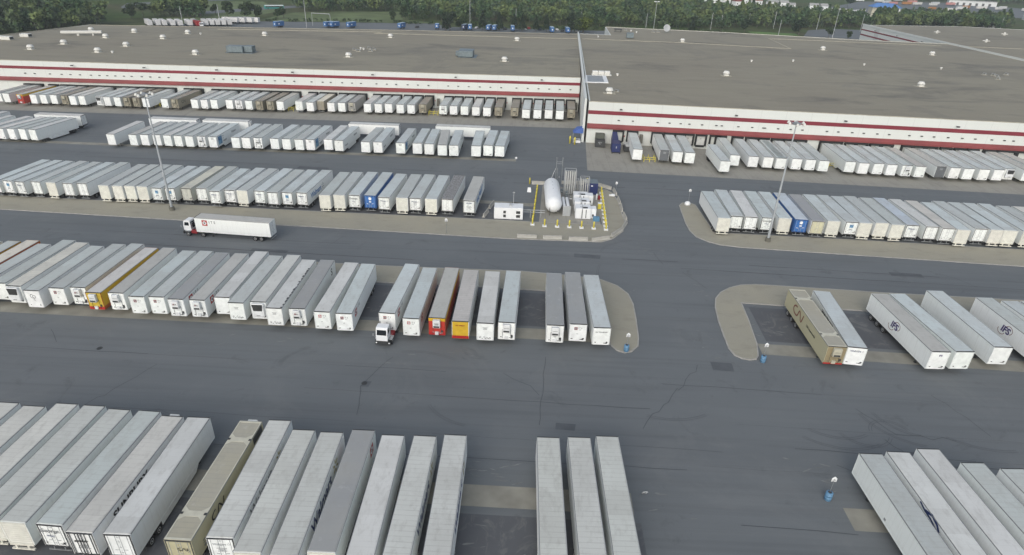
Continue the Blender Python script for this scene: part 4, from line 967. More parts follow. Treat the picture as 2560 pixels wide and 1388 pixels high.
def facade(root, A, B, H, b1, b2, docks, floods, empties=()):
    F = Facade(root, A, B)
    mb = MB(); mb.box(0, F.L, 0, .4, 0, H); F.part(mb, 'wall', M['wall'])
    mb = MB(); mb.box(-.03, F.L+.03, -.05, .45, H-.12, H+.02); F.part(mb, 'parapet_cap', M['seam'])
    mb = MB(); mb.box(0, F.L, -.06, -.0, b1[0], b1[1]); F.part(mb, 'red_band', M['bandred'])
    z0, z1 = b2; mb = MB(); L = F.L
    mb.add([(0, 0, z1), (L, 0, z1), (L, -.75, z0+.5), (0, -.75, z0+.5), (0, -.75, z0), (L, -.75, z0), (L, 0, z0), (0, 0, z0)], [(0, 1, 2, 3), (3, 2, 5, 4), (4, 5, 6, 7), (0, 3, 4, 7), (1, 6, 5, 2)])
    F.part(mb, 'canopy_band', M['bandred2'])
    for x, y in docks:
        t = F.t_of(x, y); F.place(DF, 'dock_seal', t); F.place(SM, 'wall_vent', t-.3, (b1[0]+b2[1])/2-.1)
        o = F.place(SGN, 'signal_light', t+1.98, 2.6)
    for x, y in empties:
        t = F.t_of(x, y); F.place(DF, 'dock_seal', t); F.place(DD, 'dock_door', t); F.place(SM, 'wall_vent', t-.3, (b1[0]+b2[1])/2-.1)
    for x, y in floods: F.place(FL, 'floodlight', F.t_of(x, y), b1[1]+.85)
    return F
# left warehouse
LB = empty('warehouse', (-120, 290, 0), 0, 'long left warehouse with white walls, two red bands and tan roof', 'warehouse')
LP = [(-245, 218.8), (18, 230.6), (25.2, 363.6), (-70.6, 350.4), (-150.6, 336.6), (-221, 324.4), (-231.6, 279.3)]
walls(LB, LP, 12.22, skip=(0, 1)); roofpoly(LB, [(-245, 219), (18, 230.8), (25.2, 363.4), (-70.6, 350.2), (-150.6, 336.4), (-221, 324.2), (-231.6, 279.3)], 12.08)
dk = [(x, 228) for x, y, d in DOCKX['A']]
FA = facade(LB, (-245, 218.8), (18, 230.6), 12.3, (9.45, 10.42), (5.4, 6.65), dk, [(-161.5,221.7),(-136.5,223.6),(-111.3,226.4),(-84.7,229),(-56.5,231.9),(-27,234.2),(3.8,235.1)], [(-147.6, 226), (-105.0, 226)])
for x in (-33.2, 17.0, -80.5): FA.place(CAB, 'personnel_door_shelter', FA.t_of(x, 230), 0)
zl = 12.08; VL = [(-206.3,302.6),(-187.4,283.3),(-186.3,303.4),(-163.9,286.9),(-162.4,306.2),(-191.3,261.7),(-193.8,246.3),(-166.9,245.4),(-165.9,262.4),(-130.8,249.2),(-127.4,310.1),(-69.3,320.1),(-73.0,257.1),(-10.8,261.6),(-7.5,326.1)]
onroof(LB, 'ventilator', 'ventilator', VL, zl); onroof(LB, 'vent_cap', 'vent_cap', [(-155.9,305.2),(-161.2,245.3),(-73.6,278.9),(-72.0,277.6)], zl)
onroof(LB, 'roof_pipe', 'roof_pipe', [(-75.4,275.4),(-72.9,272.6),(-70.4,280.7),(-68.0,273.3),(-67.7,278.1)], zl); onroof(LB, 'exhaust_box', 'exhaust_box', [(-217.9,276.5),(-218.7,266.9),(-223,267.7)], zl)
mb = MB(); mb.bbox(-3.0, 3.6, -1.8, 2.0, .3, 2.6, .08); mb.bbox(3.65, 7.0, -.6, 3.0, .3, 2.6, .08); mb.box(-3.4, 7.6, -2.3, 3.4, .02, .1); o = mb.build('air_handling_unit', M['hvac'], LB); o.location = (-118.8+120, 258-290, zl)
mb = MB(); mb.bbox(-3.0, 3.0, -4, 4, .3, 2.5, .08); mb.bbox(-4.3, -3.05, -2, 1.5, .3, 1.9, .08); mb.box(-3.4, 4.4, -4.4, 4.4, .02, .1); mb.box(-2.5, 2.5, -3.5, -.5, 2.5, 2.56); o = mb.build('air_handling_unit', M['hvac'], LB); o.location = (-27.2+120, 271-290, zl)
mb = MB(); mb.bbox(-8, 8, -.7, .7, .9, 2.0, .2); mb.box(-2, -1.2, -.3, .3, 0, 1); mb.box(4, 4.6, -.3, .3, 0, 1); o = mb.build('roof_duct', M['vent'], LB); o.location = (-201+120, 288-290, zl); o.rotation_euler = (0, 0, .35)
ridge(LB, [(-157.5,326.5),(-76.9,340.2),(-80.5,334.0),(24.0,342.5)], zl); ridge(LB, [(-221,324),(-150.6,336.2),(-70.6,350),(25,363)], zl+.05, .5); ridge(LB, [(-221,324),(-231,280),(-244,220)], zl+.05, .5)
# right warehouse
RB = empty('warehouse', (120, 290, 0), 0, 'near right warehouse with red-banded white wall, tan roof and blank dock doors', 'warehouse')
RP = [(18, 190), (238.5, 178.7), (236.5, 380), (190, 383), (111, 397), (43.7, 402), (42.5, 361.8), (25.4, 363.0)]
walls(RB, RP, 12.5, skip=(0,)); roofpoly(RB, [(18, 190.2), (238.5, 179), (236.5, 379.8), (190, 382.8), (111, 396.8), (43.9, 401.8), (42.7, 361.6), (25.4, 362.9)], 12.4)
dk = [(x, 187) for x, y, d in DOCKX['AR'] if d != 'out']+[(56.9, 188), (27.6, 188), (142.5, 184), (146, 184), (150, 184), (156, 184)]
FB = facade(RB, (18, 190), (238.5, 178.7), 12.62, (8.82, 9.95), (4.6, 6.0), dk, [(27.7,190),(61.7,188.4),(93.2,185.8),(124.9,183.8),(157,182),(190,181)], [(48.9, 188.4), (52.7, 188.2)])
FB.place(CAB, 'personnel_door_shelter', FB.t_of(34.7, 189), 0)
zr = 12.4
onroof(RB, 'ventilator', 'ventilator', [(77.8,343.0),(74.1,245.8),(145.8,332.6),(198.0,328.9),(143.4,238.7),(25.5,204.1)], zr); onroof(RB, 'vent_cap', 'vent_cap', [(95.3,283.7),(59.0,377.2),(56.7,383.3),(31.9,236.7),(34.8,349.9),(115.2,289.1),(144.7,285.8),(176.4,283.3)], zr)
onroof(RB, 'roof_pipe', 'roof_pipe', [(187.6,272.0),(191.0,271.6),(190.3,268.1),(198.1,274.3),(186.6,261.8),(69.2,382.4),(72.3,383.4),(54.0,386.9),(28,206.5)], zr)
mb = MB(); mb.bbox(-1.6, 1.9, -1.5, 1.5, .3, 2.7, .06); o = mb.build('air_handling_unit', M['hvac'], RB); o.location = (51.5-120, 351-290, zr)
mb = MB(); [mb.bbox(-3.2+i*2.2, -3.2+i*2.2+2.1, -1.0, 1.0, .3, 1.5, .2) for i in range(3)]; mb.box(-3.4, 3.8, -1.1, 1.1, .0, .3); o = mb.build('air_handling_unit', M['vent'], RB); o.location = (25.8-120, 236.5-290, zr)
mb = MB(); mb.lathe([(.1, 0), (1.3, .12), (2.0, .55), (1.95, .6), (1.2, .2), (.1, .1)], 18); me = mb.mesh('dish', M['paletxt']); mb2 = MB(); o = inst('satellite_dish', smoothm(me), RB); o.location = (76.6-120, 381.9-290, zr+2.6); o.rotation_euler = (R(72), 0, R(8))
mb2.tube((0, .2, 0), (0, .2, 2.7), .12, 6); q = mb2.build('dish_mast', M['grey'], RB); q.location = (76.6-120, 382-290, zr)
mb = MB(); q = [(-7.6, 0), (8.5-8.3, 0), (0.6, 13.6), (-6.9, 13.4)]; mb.prism([(18.9,220.4),(27.0,221.0),(27.4,234.1),(19.9,233.5)], zr+.02, zr+.3); me = mb.mesh('p', M['brightwhite']); me.transform(Matrix.Translation((-120, -290, 0))); inst('roof_hatch_surround', me, RB)
mb = MB(); mb.poly([(19.8,221.2,zr+.31),(25.6,221.8,zr+.31),(26.0,233.4,zr+.31),(20.4,232.9,zr+.31)]); mb.f = [tuple(f) for f in mb.f]; me = mb.mesh('p', M['grey']); me.transform(Matrix.Translation((-120, -290, 0))); inst('roof_hatch', me, RB)
mb = MB()
for (a, b_) in (((46.5, 377.5), (47.5, 380)), ((49.8, 377.3), (50.6, 379.8))): mb.box(a[0]-120, a[0]-119.8, a[1]-290, a[1]-289.8, 12.4, 14); mb.box(b_[0]-120, b_[0]-119.8, b_[1]-290, b_[1]-289.8, 12.4, 14)
mb.box(46.4-120, 50.8-120, 377.2-290, 380.1-290, 13.7, 14.0); mb.build('roof_equipment_frame', M['dark'], RB)
ridge(RB, [(25.8,341.0),(76.0,340.2),(129.9,332.9),(132.4,373.3),(225.9,369.8)], zr); ridge(RB, [(236,380),(190,383),(111,397),(44,402)], zr+.05, .5)
mb = MB()                                       # tall firewall parapet between the two buildings
P0, P1 = Vector((17.3, 189.9)), Vector((25.4, 363.8)); d = (P1-P0).normalized(); q = Vector((-d.y, d.x))
a_, b_ = P0, P1; c = [a_-q*.02, b_-q*.02, b_+q*.68, a_+q*.68]; mb.prism([(v.x-120, v.y-290) for v in c], 0, 13.35); mb.build('firewall_parapet', M['wall'], RB)
FS = Facade(RB, (16.60, 190.3), (16.60+.047*40, 230.3)); mb = MB(); mb.box(.3, .5, -.3, -.02, 3, 13.3); FS.part(mb, 'downpipe', M['grey'])
# far wing at the right
WB = empty('warehouse', (300, 400, 0), 0, 'far right warehouse wing whose red-striped end wall points at the camera', 'warehouse')
WP = [(238.9, 176), (430, 166), (440, 470), (353.6, 489), (312, 496), (234, 479.5)]
walls(WB, [(238.9, 176), (430, 166), (440, 470), (353.6, 489), (312, 496), (234, 479.5)], 12.5); roofpoly(WB, [(239.5, 176.2), (429, 166.5), (439, 469), (353.6, 488.6), (312, 495.6), (234.8, 479)], 12.4)
FW = Facade(WB, (234, 479.5), (238.9, 176)); L = FW.L
mb = MB(); mb.box(0, L, -.25, .35, 12.3, 13.3); FW.part(mb, 'firewall_parapet', M['wall'])
for z0, z1 in ((9.2, 10.0), (5.9, 6.8)): mb = MB(); mb.box(0, 95, -.07, .0, z0, z1); FW.part(mb, 'red_band', M['bandred'])
for t in (20, 48, 76): FW.place(FL, 'floodlight', t, 10.8)
onroof(WB, 'star_vent', 'star_vent', [(263.6,440.2),(267.8,397.0),(309.4,443.7)], 12.4); ridge(WB, [(236, 371), (330, 366)], 12.4)
mb = MB(); mb.box(0, 1, 0, 1, 0, 1)
# blue entrance awning at the corner
aw = empty('entrance_awning', (15.4, 190.6, 0), 0, 'bright blue awning over a doorway at the warehouse corner', 'awning')
mb = MB(); mb.add([(-1.5, -1.6, 3.0), (1.5, -1.6, 3.0), (1.5, 1.6, 3.0), (-1.5, 1.6, 3.0), (-.2, -1.6, 4.3), (1.5, -1.6, 4.5), (1.5, 1.6, 4.5), (-.2, 1.6, 4.3)], [(0, 1, 5, 4), (1, 2, 6, 5), (2, 3, 7, 6), (3, 0, 4, 7), (4, 5, 6, 7), (3, 2, 1, 0)])
M['awn'] = mat('blue_awning_fabric', (.07, .14, .42), .7, noise=.1); mb.build('canopy', M['awn'], aw)
for x, y in ((-1.4, -1.5), (-1.4, 1.5)): mb = MB(); mb.tube((x, y, 0), (x, y, 3.1), .05, 6); mb.build('post', M['grey'], aw)
mb = MB(); mb.box(-1.2, .9, -1.5, -1.4, 0, 1.0); mb.box(-1.2, .9, -1.5, -.2, .8, 1.0); mb.build('landing', M['brightwhite'], aw)
# compactors and waste unit beside the corner
cg = empty('waste_compactor', (22.0, 187.0, 0), R(-3), 'dark green-grey compactor with pale triangle mark at warehouse corner', 'compactor')
mb = MB(); mb.bbox(-1.4, 1.4, 0, 2.4, 0.4, 3.4, .06); mb.build('hopper', M['hvac'] if 0 else mat('drab_green_steel', (.10, .11, .09), .6, noise=.3), cg); mb = MB(); mb.bbox(-1.5, 1.5, -2.4, -.02, .2, 2.2, .06); mb.build('bin', M['dark'], cg); mb = MB(); stroke(mb, [(-.5, .3), (.5, .3), (0, -.35), (-.5, .3)], .14); o = mb.build('marking', M['paletxt'], cg, loc=(0, -2.42, 1.4))
cb = empty('waste_compactor', (26.2, 181.5, 0), R(-2), 'navy blue compactor container with a ramped chute at the docks', 'compactor')
NV = mat('navy_steel', (.018, .03, .12), .5, noise=.2)
mb = MB(); mb.bbox(-1.25, 1.25, -2.2, 2.0, .3, 2.9, .08); [mb.box(-1.28, 1.28, y-.05, y+.05, .4, 2.8) for y in (-1.4, -.5, .4, 1.3)]; mb.build('container', NV, cb)
mb = MB(); mb.add([(-.9, 2.02, 1.0), (.9, 2.02, 1.0), (.9, 6.8, 1.8), (-.9, 6.8, 1.8), (-.9, 2.02, 2.9), (.9, 2.02, 2.9), (.7, 6.8, 4.1), (-.7, 6.8, 4.1)], [(0, 3, 2, 1), (4, 5, 6, 7), (0, 1, 5, 4), (1, 2, 6, 5), (2, 3, 7, 6), (3, 0, 4, 7)]); mb.build('chute', NV, cb)
for s in (-1, 1): mb = MB(); mb.box(s*1.1-.1, s*1.1+.1, -2.6, -1.6, 0, .35); mb.build('skid', M['dark'], cb)
mb = MB(); mb.box(-.12, .12, -2.23, -2.2, 1.5, 2.1); mb.build('marking', M['paletxt'], cb)
cr_ = empty('scrap_bin', (30.6-.6, 182.5, 0), R(-2), 'dark open bin heaped with white scrap under an open dock door', 'waste bin')
mb = MB(); mb.bbox(-1.2, 1.2, -1.8, 1.8, .2, 1.7, .08); mb.build('bin', M['dark'], cr_)
mb = MB(); random.seed(3)
for i in range(26): x, y = random.uniform(-1, 1), random.uniform(-1.5, 1.6); a = random.uniform(.15, .4); mb.box(x-a, x+a, y-a*.5, y+a*.5, 1.7, 1.75+random.uniform(.1, .6))
o = mb.build('scrap_heap', M['paletxt'], cr_); o['kind'] = 'stuff'
# yellow guard rails beside the dock stairs
GR = MB()
for x in (-1.6, 0, 1.6):
    for y in (-1.6, 1.0): GR.tube((x, y, 0), (x, y, 1.35), .09, 6)
for z in (.7, 1.3): GR.tube((-1.6, -1.6, z), (1.6, -1.6, z), .07, 6); GR.tube((-1.6, -1.6, z), (-1.6, 1, z), .07, 6); GR.tube((1.6, -1.6, z), (1.6, 1, z), .07, 6)
GR = GR.fix(GR.mesh('guard_rail', M['safety']))
RL = ['yellow rail frame right of the left light pole, between docked trailers', 'yellow rail frame beside brownish docked trailers at mid left', 'yellow rail frame with trailers docked both sides, left of warehouse corner', 'yellow rail frame near the blue awning corner on right apron', 'small yellow rail frame behind the right light pole row', 'yellow rail frame at the right edge of the photo']
for (x, y), l in zip([(-129.5,214.5),(-83.6,216.2),(-33.4,218.3),(34.9,173.9),(86.2,175.5),(137.0,170.6)], RL): o = inst('guard_rail', GR, None, None, (x, y, 0)); tag(o, l, 'guard rail', 'yellow rails beside the docks')
# ------------------------------------------------------------------ gas compound
YB = MB(); YB.lathe([(.17, 0), (.17, 1.5), (.13, 1.62), (.04, 1.66)], 10)
YBm = smoothm(YB.fix(YB.mesh('post', M['safety']))); BS = MB(); BS.prism([(-.45, -.45), (.45, -.45), (.45, .45), (-.45, .45)], 0, .22); BS = BS.fix(BS.mesh('base', M['brightwhite']))
def bollard(x, y, base, label, group, s=1.0):
    r_ = empty('bollard', (x, y, 0 if not base else .135), 0, label, 'bollard', group); inst('post', YBm, r_); 
    if base: inst('base', BS, r_)
    r_.scale = (s, s, s)
for i, (x, y) in enumerate([(1.8,122.9),(4.4,122.3),(7.1,122.3),(9.7,122.3),(12.3,122.2),(14.9,122.1),(17.5,121.8)]): bollard(x, y, True, '%s of seven yellow bollards on white bases along front of gas compound, from left' % ORD(i+1), 'front bollards of the gas compound')
for i in range(9): k = (i+.7)/9; bollard(1.8+(2.9-1.8)*k, 122.9+(145.1-122.9)*k, False, '%s yellow bollard from the front, left side line of gas compound' % ORD(i+1), 'left bollards of the gas compound')
for i in range(10): k = (i+.8)/10; bollard(17.5+1.1*k, 121.8+23*k, True, '%s yellow bollard from the front, right side line of gas compound' % ORD(i+1), 'right bollards of the gas compound')
for (x, y), l in (((1.0, 149.3), 'lone yellow bollard behind the compound at its left rear'), ((15.6, 151.1), 'lone yellow bollard behind the navy cabinet'), ((13.0, 188.2), 'tall yellow bollard left of the blue awning'), ((14.4, 187.0), 'yellow bollard in front of the blue awning')): bollard(x, y, False, l, 'single bollards', 1.4 if y > 180 else 1)
sheet('compound_slab', [(3.2,124.2),(16.6,124.0),(18.0,147),(4.2,148)], .12, M['concrete'])
mb = MB(); mb.prism([(3.2,124.2),(16.6,124.0),(18.0,147),(4.2,148)], -.01, .115); tag(mb.build('compound_slab', M['kerb']), kind='structure')
tk = empty('storage_tank', (6.3, 135.7, .12), R(1.0), 'big white horizontal gas tank with domed ends', 'tank')
mb = MB(); pr_ = [(.05, -8.0), (.6, -7.9), (1.2, -7.55), (1.62, -7.0), (1.85, -6.2), (1.85, 6.2), (1.62, 7.0), (1.15, 7.55), (.6, 7.9), (.05, 8.0)]
mb.lathe(pr_, 28, (0, 0, 2.35), 'Y'); mb.build('vessel', M['brightwhite'], tk, smooth=True)
for y in (-5, 5): mb = MB(); mb.prism([(-1.3, y-.3), (1.3, y-.3), (1.3, y+.3), (-1.3, y+.3)], 0, 1.2); mb.build('saddle', M['footing'], tk)
mb = MB(); [mb.lathe([(.10, 0), (.10, .2)], 8, (0, y, 4.06)) for y in (-1, 1.2, 3.4)]; mb.build('relief_valve', M['grey'], tk); mb = MB(); mb.tube((-.9, -7.75, .2), (-.9, -7.75, 2.1), .05, 6); mb.tube((.9, -7.5, 1.0), (.9, -7.2, 1.6), .1, 6); mb.build('gauge_pipe', M['dark'], tk)
vp = empty('vent_mast', (8.2, 149.5, .12), 0, 'tall twin-pole H-shaped vent mast behind the white tank', 'vent mast')
mb = MB()
for x in (-.75, .75): mb.tube((x, 0, 0), (x, 0, 6.9), .09, 7); mb.tube((x-.25, 0, 6.9), (x+.25, 0, 6.9), .07, 6)
mb.tube((-.75, 0, 5.9), (.75, 0, 5.9), .06, 6); mb.tube((-.75, 0, 5.4), (.75, 0, 5.4), .06, 6); mb.tube((-.8, 0, 4.3), (-2.3, -1.5, 1.0), .07, 6); mb.tube((-.4, 0, 4.3), (-.4, 0, 0), .06, 6); mb.box(-.05, .35, -.15, .15, 1.8, 2.2); mb.build('mast', M['grey'], vp)
M['fins'] = mat('aluminium_fins', (.52, .53, .52), .6, noise=.2)
def fins(name, x, y, nx, ny, h, label):
    r_ = empty(name, (x, y, .12), 0, label, 'vaporizer', 'finned vaporizers'); mb = MB()
    for i in range(nx):
        for j in range(ny):
            cx, cy = (i-(nx-1)/2)*.52, (j-(ny-1)/2)*.6
            for a in (0, 2): t = a*math.pi/4; mb.box(cx-.13*abs(math.cos(t))-.01, cx+.13*abs(math.cos(t))+.01, cy-.13*abs(math.sin(t))-.01, cy+.13*abs(math.sin(t))+.01, .4, h)
    mb.build('fin_stack', M['fins'], r_); mb = MB(); X, Y = nx*.26+.05, ny*.3+.05
    for sx_ in (-1, 1):
        for sy_ in (-1, 1): mb.tube((sx_*X, sy_*Y, 0), (sx_*X, sy_*Y, h+.5), .06, 6)
        mb.tube((sx_*X, -Y, h+.5), (sx_*X, Y, h+.5), .05, 6); mb.tube((-X, sx_*Y, h+.5), (X, sx_*Y, h+.5), .05, 6)
    mb.build('frame', M['paletxt'], r_)
fins('ambient_vaporizer', 10.6, 142.5, 5, 3, 5.8, 'tallest grey finned vaporizer tower behind the paired white cylinders')
fins('ambient_vaporizer', 14.2, 143.0, 4, 2, 3.9, 'short grey finned vaporizer just left of the navy cabinet')
fins('ambient_vaporizer', 12.3, 144.5, 2, 2, 2.8, 'small finned vaporizer between the two bigger ones')
cc = empty('buffer_cylinders', (9.3, 131.8, .12), R(1), 'pair of slim white cylinders on a grey panel beside the tank', 'gas cylinders')
for s in (-1, 1): mb = MB(); mb.lathe([(.05, -3.6), (.3, -3.45), (.36, -3.2), (.36, 3.2), (.3, 3.45), (.05, 3.6)], 12, (s*.45, .8, 1.5), 'Y'); mb.build('cylinder', M['brightwhite'], cc, smooth=True)
mb = MB(); mb.box(-.85, .85, -3.1, -2.9, 0, 2.3); mb.box(-.85, .85, 3.9, 4.05, 0, 1.3); [mb.tube((x, -3.15, .2), (x, -3.15, 2.1), .05, 5) for x in (-.6, -.2, .2, .6)]; mb.build('valve_panel', M['paletxt'], cc)
for i, (y, l) in enumerate(((128.4, 'frontmost white pump cabinet of the stepped three, with two dark doors'), (132.6, 'middle white pump cabinet of the stepped three'), (136.8, 'rear white pump cabinet of the stepped three, by navy cabinet'))):
    r_ = empty('pump_cabinet', (12.9, y, .12), 0, l, 'pump cabinet', 'white pump cabinets'); mb = MB(); mb.bbox(-1.7, 1.7, -1.3, 1.3, .1, 2.5, .08); mb.build('housing', M['brightwhite'], r_)
    mb = MB(); mb.box(-.1, .95, -1.0, -.3, 2.51, 2.58); mb.box(-.3, -.15, -1.33, -1.3, .3, 2.3); mb.box(.55, .7, -1.33, -1.3, .3, 2.3); mb.build('grille', M['dark'], r_)
    mb = MB(); mb.tube((-.3, -1.4, .1), (-.3, -1.4, 3.4), .05, 6); mb.tube((-.3, -1.4, 3.4), (-.3, 1.3, 3.4), .05, 6); mb.tube((-.8, -1.2, 2.9), (.8, -1.2, 2.9), .05, 6); mb.build('pipework', M['grey'], r_)
    if i != 1: mb = MB(); mb.bbox(1.75, 2.9, -.9, 1.2, .1, 2.3, .06); mb.build('side_cabinet', M['brightwhite'], r_); mb = MB(); mb.box(2.0, 2.4, -.94, -.9, .6, 1.1); mb.build('hatch', M['dark'], r_)
nc = empty('navy_cabinet', (15.9, 144.6, .12), 0, 'navy blue equipment cabinet at the rear of the compound', 'cabinet'); mb = MB(); mb.bbox(-1.6, 1.6, -1.6, 1.3, 0, 2.9, .06); mb.build('housing', NV, nc); mb = MB(); mb.box(-1.62, 1.62, -1.62, 1.32, 2.9, 2.98); mb.build('lid', M['hvac'], nc); mb = MB(); mb.box(-.1, .35, -1.63, -1.6, 2.1, 2.35); mb.build('marking', M['brightwhite'], nc)
rc2 = empty('fire_equipment', (17.4, 139.6, .12), 0, 'red fire equipment stand beside a white cylinder', 'fire extinguisher'); mb = MB(); mb.bbox(-.1, .45, -.3, .3, .2, 1.1, .05); mb.build('box', M['darkred'], rc2); mb = MB(); mb.lathe([(.05, 0), (.18, .1), (.18, 1.4), (.05, 1.6)], 10, (-.4, 0, 0)); mb.build('cylinder', M['brightwhite'], rc2)
yc = empty('yellow_cabinet', (17.2, 134.0, .12), 0, 'yellow locker with a white top near right bollard line', 'cabinet'); mb = MB(); mb.bbox(-.4, .4, -.4, .4, 0, 1.3, .05); mb.build('housing', M['safety'], yc); mb = MB(); mb.box(-.42, .42, -.42, .42, 1.3, 1.42); mb.build('lid', M['brightwhite'], yc)
bc = empty('blue_cabinet', (15.8, 126.6, .12), 0, 'low pale blue utility box at the compound front right', 'cabinet'); mb = MB(); mb.bbox(-.7, .7, -.5, .5, 0, .9, .05); mb.build('housing', mat('dull_blue_paint', (.10, .24, .38), .6), bc)
gb = empty('generator_container', (-3.5, 126.8, .0), R(.5), 'white generator container with dark louvres left of compound', 'generator'); mb = MB(); mb.bbox(-3.15, 3.15, -1.5, 1.5, .15, 2.75, .05); [mb.box(x-.02, x+.02, -1.53, -1.49, .2, 2.7) for x in (-3.1, -2.7, -2.3, -1.9, -1.5, -.45, .0, .6, 1.2, 1.75)]; mb.box(-1.7, -1.66, -1.5, 1.5, 2.75, 2.79); mb.build('body', M['brightwhite'], gb)
for x in (-.85, 2.1): 
    for z in (.6, 1.5): mb = MB(); mb.box(x-.28-(.15 if x > 0 else 0), x+.28+(.15 if x > 0 else 0), -1.56, -1.5, z, z+.6); mb.build('louvre', M['dark'], gb)
mb = MB(); mb.tube((1.0, .6, 2.7), (1.0, .6, 5.6), .05, 6); mb.tube((.75, .6, 5.6), (1.25, .6, 5.6), .08, 6); mb.bbox(.1, .7, -.4, .3, 2.78, 3.15, .05); mb.build('exhaust_stack', M['paletxt'], gb)
mb = MB(); mb.tube((-.2, 126.8, 1.9), (4.5, 127.4, 1.7), .07, 7); mb.tube((-.2, 126.4, 1.6), (4.5, 126.9, 1.4), .06, 7); [mb.tube((x, 126.9, 0), (x, 126.9, 1.7), .05, 6) for x in (1.3, 3.6)]; tag(mb.build('gas_pipeline', M['paletxt']), 'thin white pipes running from the generator container to the tank', 'pipe')
pp = empty('pipe_rack', (8.9, 138.5, .12), 0, 'tangle of thin grey process pipes between tank and pump cabinets', 'pipework'); random.seed(21); mb = MB()
for i in range(16):
    x, y, z = random.uniform(-.9, 1.8), random.uniform(-6, 6), random.uniform(.4, 1.8); L_ = random.uniform(.8, 3)
    mb.tube((x, y, z), (x, y+L_, z), .045, 5); mb.tube((x, y, z), (x+random.uniform(.3, 1.2), y, z), .045, 5); mb.tube((x, y+L_, 0), (x, y+L_, z+.2), .045, 5)
    if i % 3 == 0: mb.lathe([(.16, -.03), (.16, .03)], 8, (x, y+L_*.5, z+.16)); mb.tube((x, y+L_*.5, z), (x, y+L_*.5, z+.16), .03, 5)
mb.build('pipe_run', M['grey'], pp); mb = MB(); [mb.bbox(x-.3, x+.3, y-.25, y+.25, 0, h_, .04) for x, y, h_ in ((.2, -3, 1.1), (1.0, 2.5, 1.4), (.1, 5.2, .9))]; mb.build('junction_box', M['hvac'], pp)
JB = MB(); JB.add([(-1.9, -.3, 0), (1.9, -.3, 0), (1.9, .3, 0), (-1.9, .3, 0), (-1.9, -.3, .12), (1.9, -.3, .12), (1.9, .3, .12), (-1.9, .3, .12), (-1.9, -.13, .4), (1.9, -.13, .4), (1.9, .13, .4), (-1.9, .13, .4), (-1.9, -.1, .85), (1.9, -.1, .85), (1.9, .1, .85), (-1.9, .1, .85)],
  [(3, 2, 1, 0)]+[(k*4+i, k*4+(i+1) % 4, (k+1)*4+(i+1) % 4, (k+1)*4+i) for k in range(3) for i in range(4)]+[(12, 13, 14, 15)])
JB = JB.fix(JB.mesh('barrier', mat('precast_barrier_concrete', (.44, .43, .39), .85, noise=.2, nscale=1.5)))
bar = [((-1.4,116.0),(2.8,116.1)),((3.9,115.9),(8.0,116.1)),((9.2,115.8),(13.3,116.0)),((13.9,115.6),(17.9,117.3)),((18.2,118.2),(21.0,122.2)),((21.0,122.5),(22.5,126.4)),((22.6,127.3),(22.4,131)),((22.3,132.6),(22.5,136.5)),((22.4,137.4),(22.3,141.2)),((22.2,143.2),(21.9,147.1)),((21.5,147.4),(18.3,150.0)),((1.4,149.3),(5.2,149.4)),((8.9,150.5),(11.5,150.6)),((12.0,150.7),(15.2,150.6)),((-7.2,134.8),(-8.1,131.2)),((-8.2,129.6),(-9.0,125.9))]
BL = ['leftmost concrete barrier along the front kerb', 'second concrete barrier along the front kerb', 'third concrete barrier along the front kerb', 'angled concrete barrier starting the front right corner curve', 'concrete barrier at steepest angle of the front right curve', 'concrete barrier right after the front right curve', 'concrete barrier low on the right kerb edge', 'concrete barrier midway along the right kerb edge', 'concrete barrier high on the right kerb edge', 'short-looking concrete barrier by the small white sign', 'slanted concrete barrier behind the right bollard line', 'concrete barrier behind the white tank, left', 'concrete barrier behind the tall finned tower', 'concrete barrier behind the navy cabinet', 'concrete barrier behind the generator, end-on', 'concrete barrier beside the generator and last trailer']
for ((x0, y0), (x1, y1)), l in zip(bar, BL):
    o = inst('concrete_barrier', JB, None, None, ((x0+x1)/2, (y0+y1)/2, .0)); o.rotation_euler = (0, 0, math.atan2(y1-y0, x1-x0)); o.scale = (math.hypot(x1-x0, y1-y0)/3.95, 1, 1); tag(o, l, 'barrier', 'concrete barriers round the gas compound')
# ------------------------------------------------------------------ light poles, signs, barrels
def f_lens(t, tc, src, b): return src
M['polepaint'] = mat('pale_pole_paint', (.40, .43, .45), .5, noise=.1)
def high_mast(x, y, h, label, n=6, group='high mast yard lights'):
    r_ = empty('high_mast_light', (x, y, 0), 0, label, 'light pole', group); mb = MB(); mb.tube((0, 0, .9), (0, 0, h), .25, 12, .11); mb.build('pole', M['polepaint'], r_, smooth=False)
    mb = MB(); mb.lathe([(.55, 0), (.55, .95)], 14); mb.build('base', M['footing'], r_)
    mb = MB(); mb.lathe([(.75, h-.35), (.8, h-.1), (.35, h+.15), (.1, h+.3)], 14); 
    for i in range(n): a = 2*math.pi*i/n+.3; mb.tube((0, 0, h-.1), (1.45*math.cos(a), 1.45*math.sin(a), h+.0), .05, 5)
    mb.build('lamp_ring', M['grey'], r_)
    for i in range(n):
        a = 2*math.pi*i/n+.3; mb = MB(); mb.lathe([(.12, .2), (.2, .08), (.34, -.26), (.32, -.3)], 12, (1.5*math.cos(a), 1.5*math.sin(a), h-.02)); mb.build('lamp', M['vent'], r_, smooth=True)
high_mast(-76.2, 122.4, 24.8, 'tall grey light pole left, in front of the long trailer row'); high_mast(51.0, 119.4, 24.9, 'tall grey light pole right, in front of the right trailer row')
